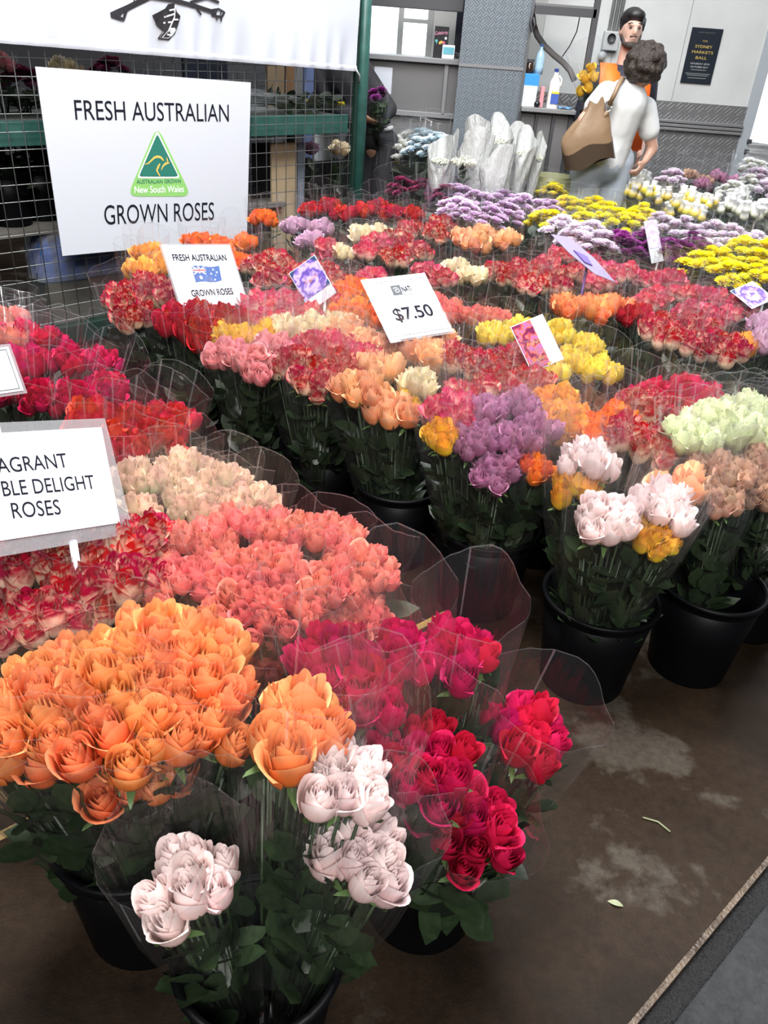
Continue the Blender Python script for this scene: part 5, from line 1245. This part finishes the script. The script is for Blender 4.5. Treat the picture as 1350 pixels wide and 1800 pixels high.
# --- man in the orange vest
hc = A(1110, 52, 6.55); X, Y = hc.x, hc.y; g0 = Vector((X, Y, 0))
pm = empty('person', g0); tag(pm, 'bearded person in dark shirt and orange safety vest standing by the wall', 'person')
V3 = lambda x, y, z: Vector((x, y, z)); zh = hc.z
zs_ = zh - .27
body = [ell((0, 0, zh), (.072, .092, .112)), ell((0, -.02, zh - .07), (.055, .065, .055)), cap((0, .01, zh - .09), .052, (0, .02, zs_), .058), cap((-.17, .02, zs_ - .03), .065, (.17, .02, zs_ - .03), .065), cap((0, .02, zs_ - .12), .14, (0, .02, zs_ - .40), .125), cap((0, .02, zs_ - .40), .125, (0, .02, zs_ - .58), .135),
        cap((-.19, .02, zs_ - .04), .055, (-.23, .04, zs_ - .32), .042), cap((-.23, .04, zs_ - .32), .040, (-.16, -.12, zs_ - .48), .028), cap((.19, .02, zs_ - .04), .055, (.24, .04, zs_ - .32), .042), cap((.24, .04, zs_ - .32), .040, (.20, -.14, zs_ - .50), .028)]
for sx in (-1, 1): body += [cap((sx * .09, .02, zs_ - .60), .09, (sx * .10, .01, .48), .06), cap((sx * .10, .01, .48), .058, (sx * .10, .03, .08), .04), ell((sx * .10, -.04, .035), (.045, .12, .035))]
body += hand((-.16, -.12, zs_ - .48), (.4, -.7, -.6), (.6, .2, .3)) + hand((.20, -.14, zs_ - .50), (-.2, -.7, -.7), (-.6, .2, .3))
body += [ell((.006, -.098, zh - .012), (.013, .020, .026)), ell((0, -.092, zh + .03), (.05, .014, .012)), ell((-.073, .01, zh - .01), (.012, .022, .032)), ell((.073, .01, zh - .01), (.012, .022, .032)), ell((.004, -.086, zh - .055), (.026, .012, .010))]
blob('body', body, mat('skin_pale', (.58, .37, .29), .5), pm, .011, 2)
for sx in (-1, 1):
    MB().ball((sx * .029 + .004, -.086, zh + .010), (.011, .006, .006)).obj('eye', mat('eye_dark', (.03, .02, .018), .2), pm, True); MB().tube([(sx * .050, -.082, zh + .030), (sx * .030, -.096, zh + .037), (sx * .012, -.097, zh + .031)], [.003, .005, .004], 6).obj('eyebrow', mat('black_hair', (.010, .008, .008), .5), pm, True)
MB().ball((.004, -.090, zh - .055), (.016, .006, .004)).obj('lips', mat('lip', (.36, .17, .14), .5), pm, True)
blob('beard', [ell((0, -.060, zh - .095), (.048, .040, .028)), cap((-.066, -.02, zh - .035), .010, (-.045, -.05, zh - .085), .016), cap((.066, -.02, zh - .035), .010, (.045, -.05, zh - .085), .016), cap((-.022, -.094, zh - .040), .005, (.028, -.094, zh - .040), .005)], mat('beard_hair', (.030, .020, .016), .7), pm, .006, 1)
blob('hair', [ell((0, .02, zh + .055), (.086, .098, .082)), ell((.005, -.055, zh + .085), (.062, .045, .038)), cap((-.074, .0, zh + .06), .018, (-.076, -.01, zh + .0), .010), cap((.074, .0, zh + .06), .018, (.076, -.01, zh + .0), .010), ell((.0, .06, zh - .02), (.062, .05, .08)), ell((.03, .05, zh - .10), (.045, .03, .05))], MATS['black_hair'], pm, .008, 1)
shirt = [cap((-.17, .02, zs_ - .035), .082, (.17, .02, zs_ - .035), .082), cap((0, .02, zs_ - .10), .165, (0, .02, zs_ - .42), .150), cap((0, .02, zs_ - .42), .150, (0, .02, zs_ - .62), .155), cap((-.19, .02, zs_ - .05), .078, (-.235, .04, zs_ - .30), .062), cap((.19, .02, zs_ - .05), .078, (.245, .04, zs_ - .30), .062), cap((0, .015, zs_ + .005), .070, (0, .02, zs_ - .05), .09)]
blob('shirt', shirt, mat('dark_navy_shirt', (.014, .014, .026), .7, bump=(14, .5)), pm, .013, 3)
M_HIVIS = mat('orange_hi_vis', (.95, .16, .015), .6)
for sx in (-1, 1):
    vp = [(sx * .115, .07, zs_ + .045), (sx * .118, .0, zs_ + .052), (sx * .112, -.09, zs_ + .0), (sx * .100, -.158, zs_ - .10), (sx * .095, -.162, zs_ - .28), (sx * .10, -.158, zs_ - .48)]
    b = MB(); Lp = []
    for i, p in enumerate(vp):
        ww = .045 + .012 * i; Lp += [Vector(p) + Vector((-ww, .01 * (sx > 0) + .02 * (i > 2) * (sx < 0), 0)), Vector(p) + Vector((ww, .02 * (i > 2) * (sx > 0), 0))]
    b.add(Lp, [(2 * i, 2 * i + 1, 2 * i + 3, 2 * i + 2) for i in range(len(vp) - 1)]); o = b.obj('vest', M_HIVIS, pm, True); so = o.modifiers.new('thick', 'SOLIDIFY'); so.thickness = .008
blob('trousers', [cap((sx * .09, .02, zs_ - .60), .115, (sx * .10, .01, .48), .08) for sx in (-1, 1)] + [cap((sx * .10, .01, .48), .08, (sx * .10, .03, .10), .06) for sx in (-1, 1)] + [ell((0, .02, zs_ - .60), (.16, .13, .10))], mat('dark_trousers', (.02, .022, .03), .8), pm, .016, 3)
for o in pm.children:
    if o.name.split('.')[0] in ('body', 'eye', 'eyebrow', 'lips', 'beard', 'hair'): pass

# --- person in dark shorts behind the fence post
def lean(v): v = Vector(v); return Vector((v.x - .62 * max(0, v.z - .95), v.y, v.z - .12 * max(0, v.z - .95)))
def blobl(nm, prims, *a): return blob(nm, [('cap', lean(q[1]), q[2], lean(q[3]), q[4]) if q[0] == 'cap' else ('ell', lean(q[1]), *q[2:]) for q in prims], *a)
p0 = A(655, 240, 6.35); g0 = Vector((p0.x, p0.y, 0)); p3 = empty('person', g0); tag(p3, 'person in dark jacket and shorts behind the green fence post', 'person')
body = [ell((-.02, .0, 1.60), (.075, .092, .11)), cap((-.02, .01, 1.52), .052, (-.01, .01, 1.42), .058), cap((-.17, .02, 1.38), .06, (.15, .02, 1.38), .06), cap((-.01, .02, 1.30), .13, (0, .02, .98), .125), cap((0, .02, .98), .13, (0, .02, .86), .135),
        cap((.15, .0, 1.36), .052, (.20, -.03, 1.10), .042), cap((.20, -.03, 1.10), .038, (.06, -.20, 1.02), .026), cap((-.19, .0, 1.36), .052, (-.23, -.03, 1.10), .042), cap((-.23, -.03, 1.10), .038, (-.08, -.2, 1.02), .026)]
for sx in (-1, 1): body += [cap((sx * .085, .02, .84), .095, (sx * .09, .0, .47), .062), cap((sx * .09, .0, .47), .058, (sx * .09, .03, .09), .04), ell((sx * .09, -.04, .035), (.045, .12, .035))]
body += hand((.06, -.20, 1.02), (-.6, -.4, .1), (0, .3, .8), 1, .9) + hand((-.08, -.20, 1.02), (.6, -.4, .1), (0, .3, .8), 1, .9) + [ell((-.02, -.1, 1.59), (.013, .02, .026))]
blobl('body', body, M_SKIN2, p3, .014, 3)
blobl('hair', [ell((-.02, .025, 1.65), (.085, .10, .085))], MATS['black_hair'], p3, .012, 1)
for sx in (-1, 1): MB().ball(lean((-.02 + sx * .03, -.088, 1.615)), (.011, .006, .006)).obj('eye', MATS['eye_dark'], p3, True)
MB().ball(lean((-.02, -.088, 1.555)), (.02, .006, .006)).obj('lips', MATS['lip'], p3, True)
blobl('jacket', [cap((-.17, .02, 1.37), .082, (.15, .02, 1.37), .082), cap((-.01, .02, 1.29), .158, (0, .02, 1.0), .155), cap((.15, .0, 1.35), .078, (.20, -.03, 1.10), .062), cap((.20, -.03, 1.10), .058, (.09, -.17, 1.025), .046), cap((-.19, .0, 1.35), .078, (-.23, -.03, 1.10), .062), cap((-.23, -.03, 1.10), .058, (-.10, -.17, 1.025), .046)], mat('charcoal_jacket', (.016, .015, .018), .8, bump=(14, .5)), p3, .014, 3)
blobl('shirt_hem', [ell((.0, .02, .965), (.162, .150, .045))], mat('white_shirt', (.6, .6, .6), .8), p3, .014, 1)
blobl('shorts', [ell((0, .02, .88), (.168, .158, .10))] + [cap((sx * .085, .02, .84), .122, (sx * .10, .0, .52), .112) for sx in (-1, 1)], mat('black_shorts', (.010, .010, .013), .8, bump=(10, .5)), p3, .014, 3)
P = A(662, 172, 6.15); bunch('mumpurple', P, (P.x + .02, P.y + .05), 990, 0, 'purple flowers in film held by the person in shorts', None, n=6, z0=P.z - .30)

# ================================================================== SCRAPS ON THE FLOOR
M_SCRAP = mat('dry_scrap', (.22, .24, .14), .6)
for x0, y0, x1, y1 in ((1130, 1437, 1178, 1462),):
    a, b_ = atz(x0, y0, .004), atz(x1, y1, .004); tag(MB().tube([a, a.lerp(b_, .5) + Vector((.006, .008, 0)), b_], .0022, 6).obj('twig', M_SCRAP, None, True), 'thin pale twig lying on the wet brown floor', 'twig')
for i, (x, y, lab) in enumerate(((1082, 1588, 'pale torn leaf lying on the brown floor near the joint'), (815, 1590, 'small dark leaf scrap beside the crimson bucket'), (1262, 1062, 'grey paper scrap on the floor beside the brown-pink bucket'))):
    p = atz(x, y, .003); o = place('fallen_leaf' if i < 2 else 'paper_scrap', MB().grid(lambda u, v: ((u - .5) * .032, (v - .5) * .014 * math.sin(PI * (u * .9 + .05)), .004 * math.sin(3 * u)), 6, 3).mesh('scrap', M_SCRAP if i < 2 else mat('dirty_paper', (.3, .3, .28), .8)), None, (p.x, p.y, .002)); o.rotation_euler = (0, 0, i * .9 - .3); tag(o, lab, 'leaf' if i < 2 else 'paper')
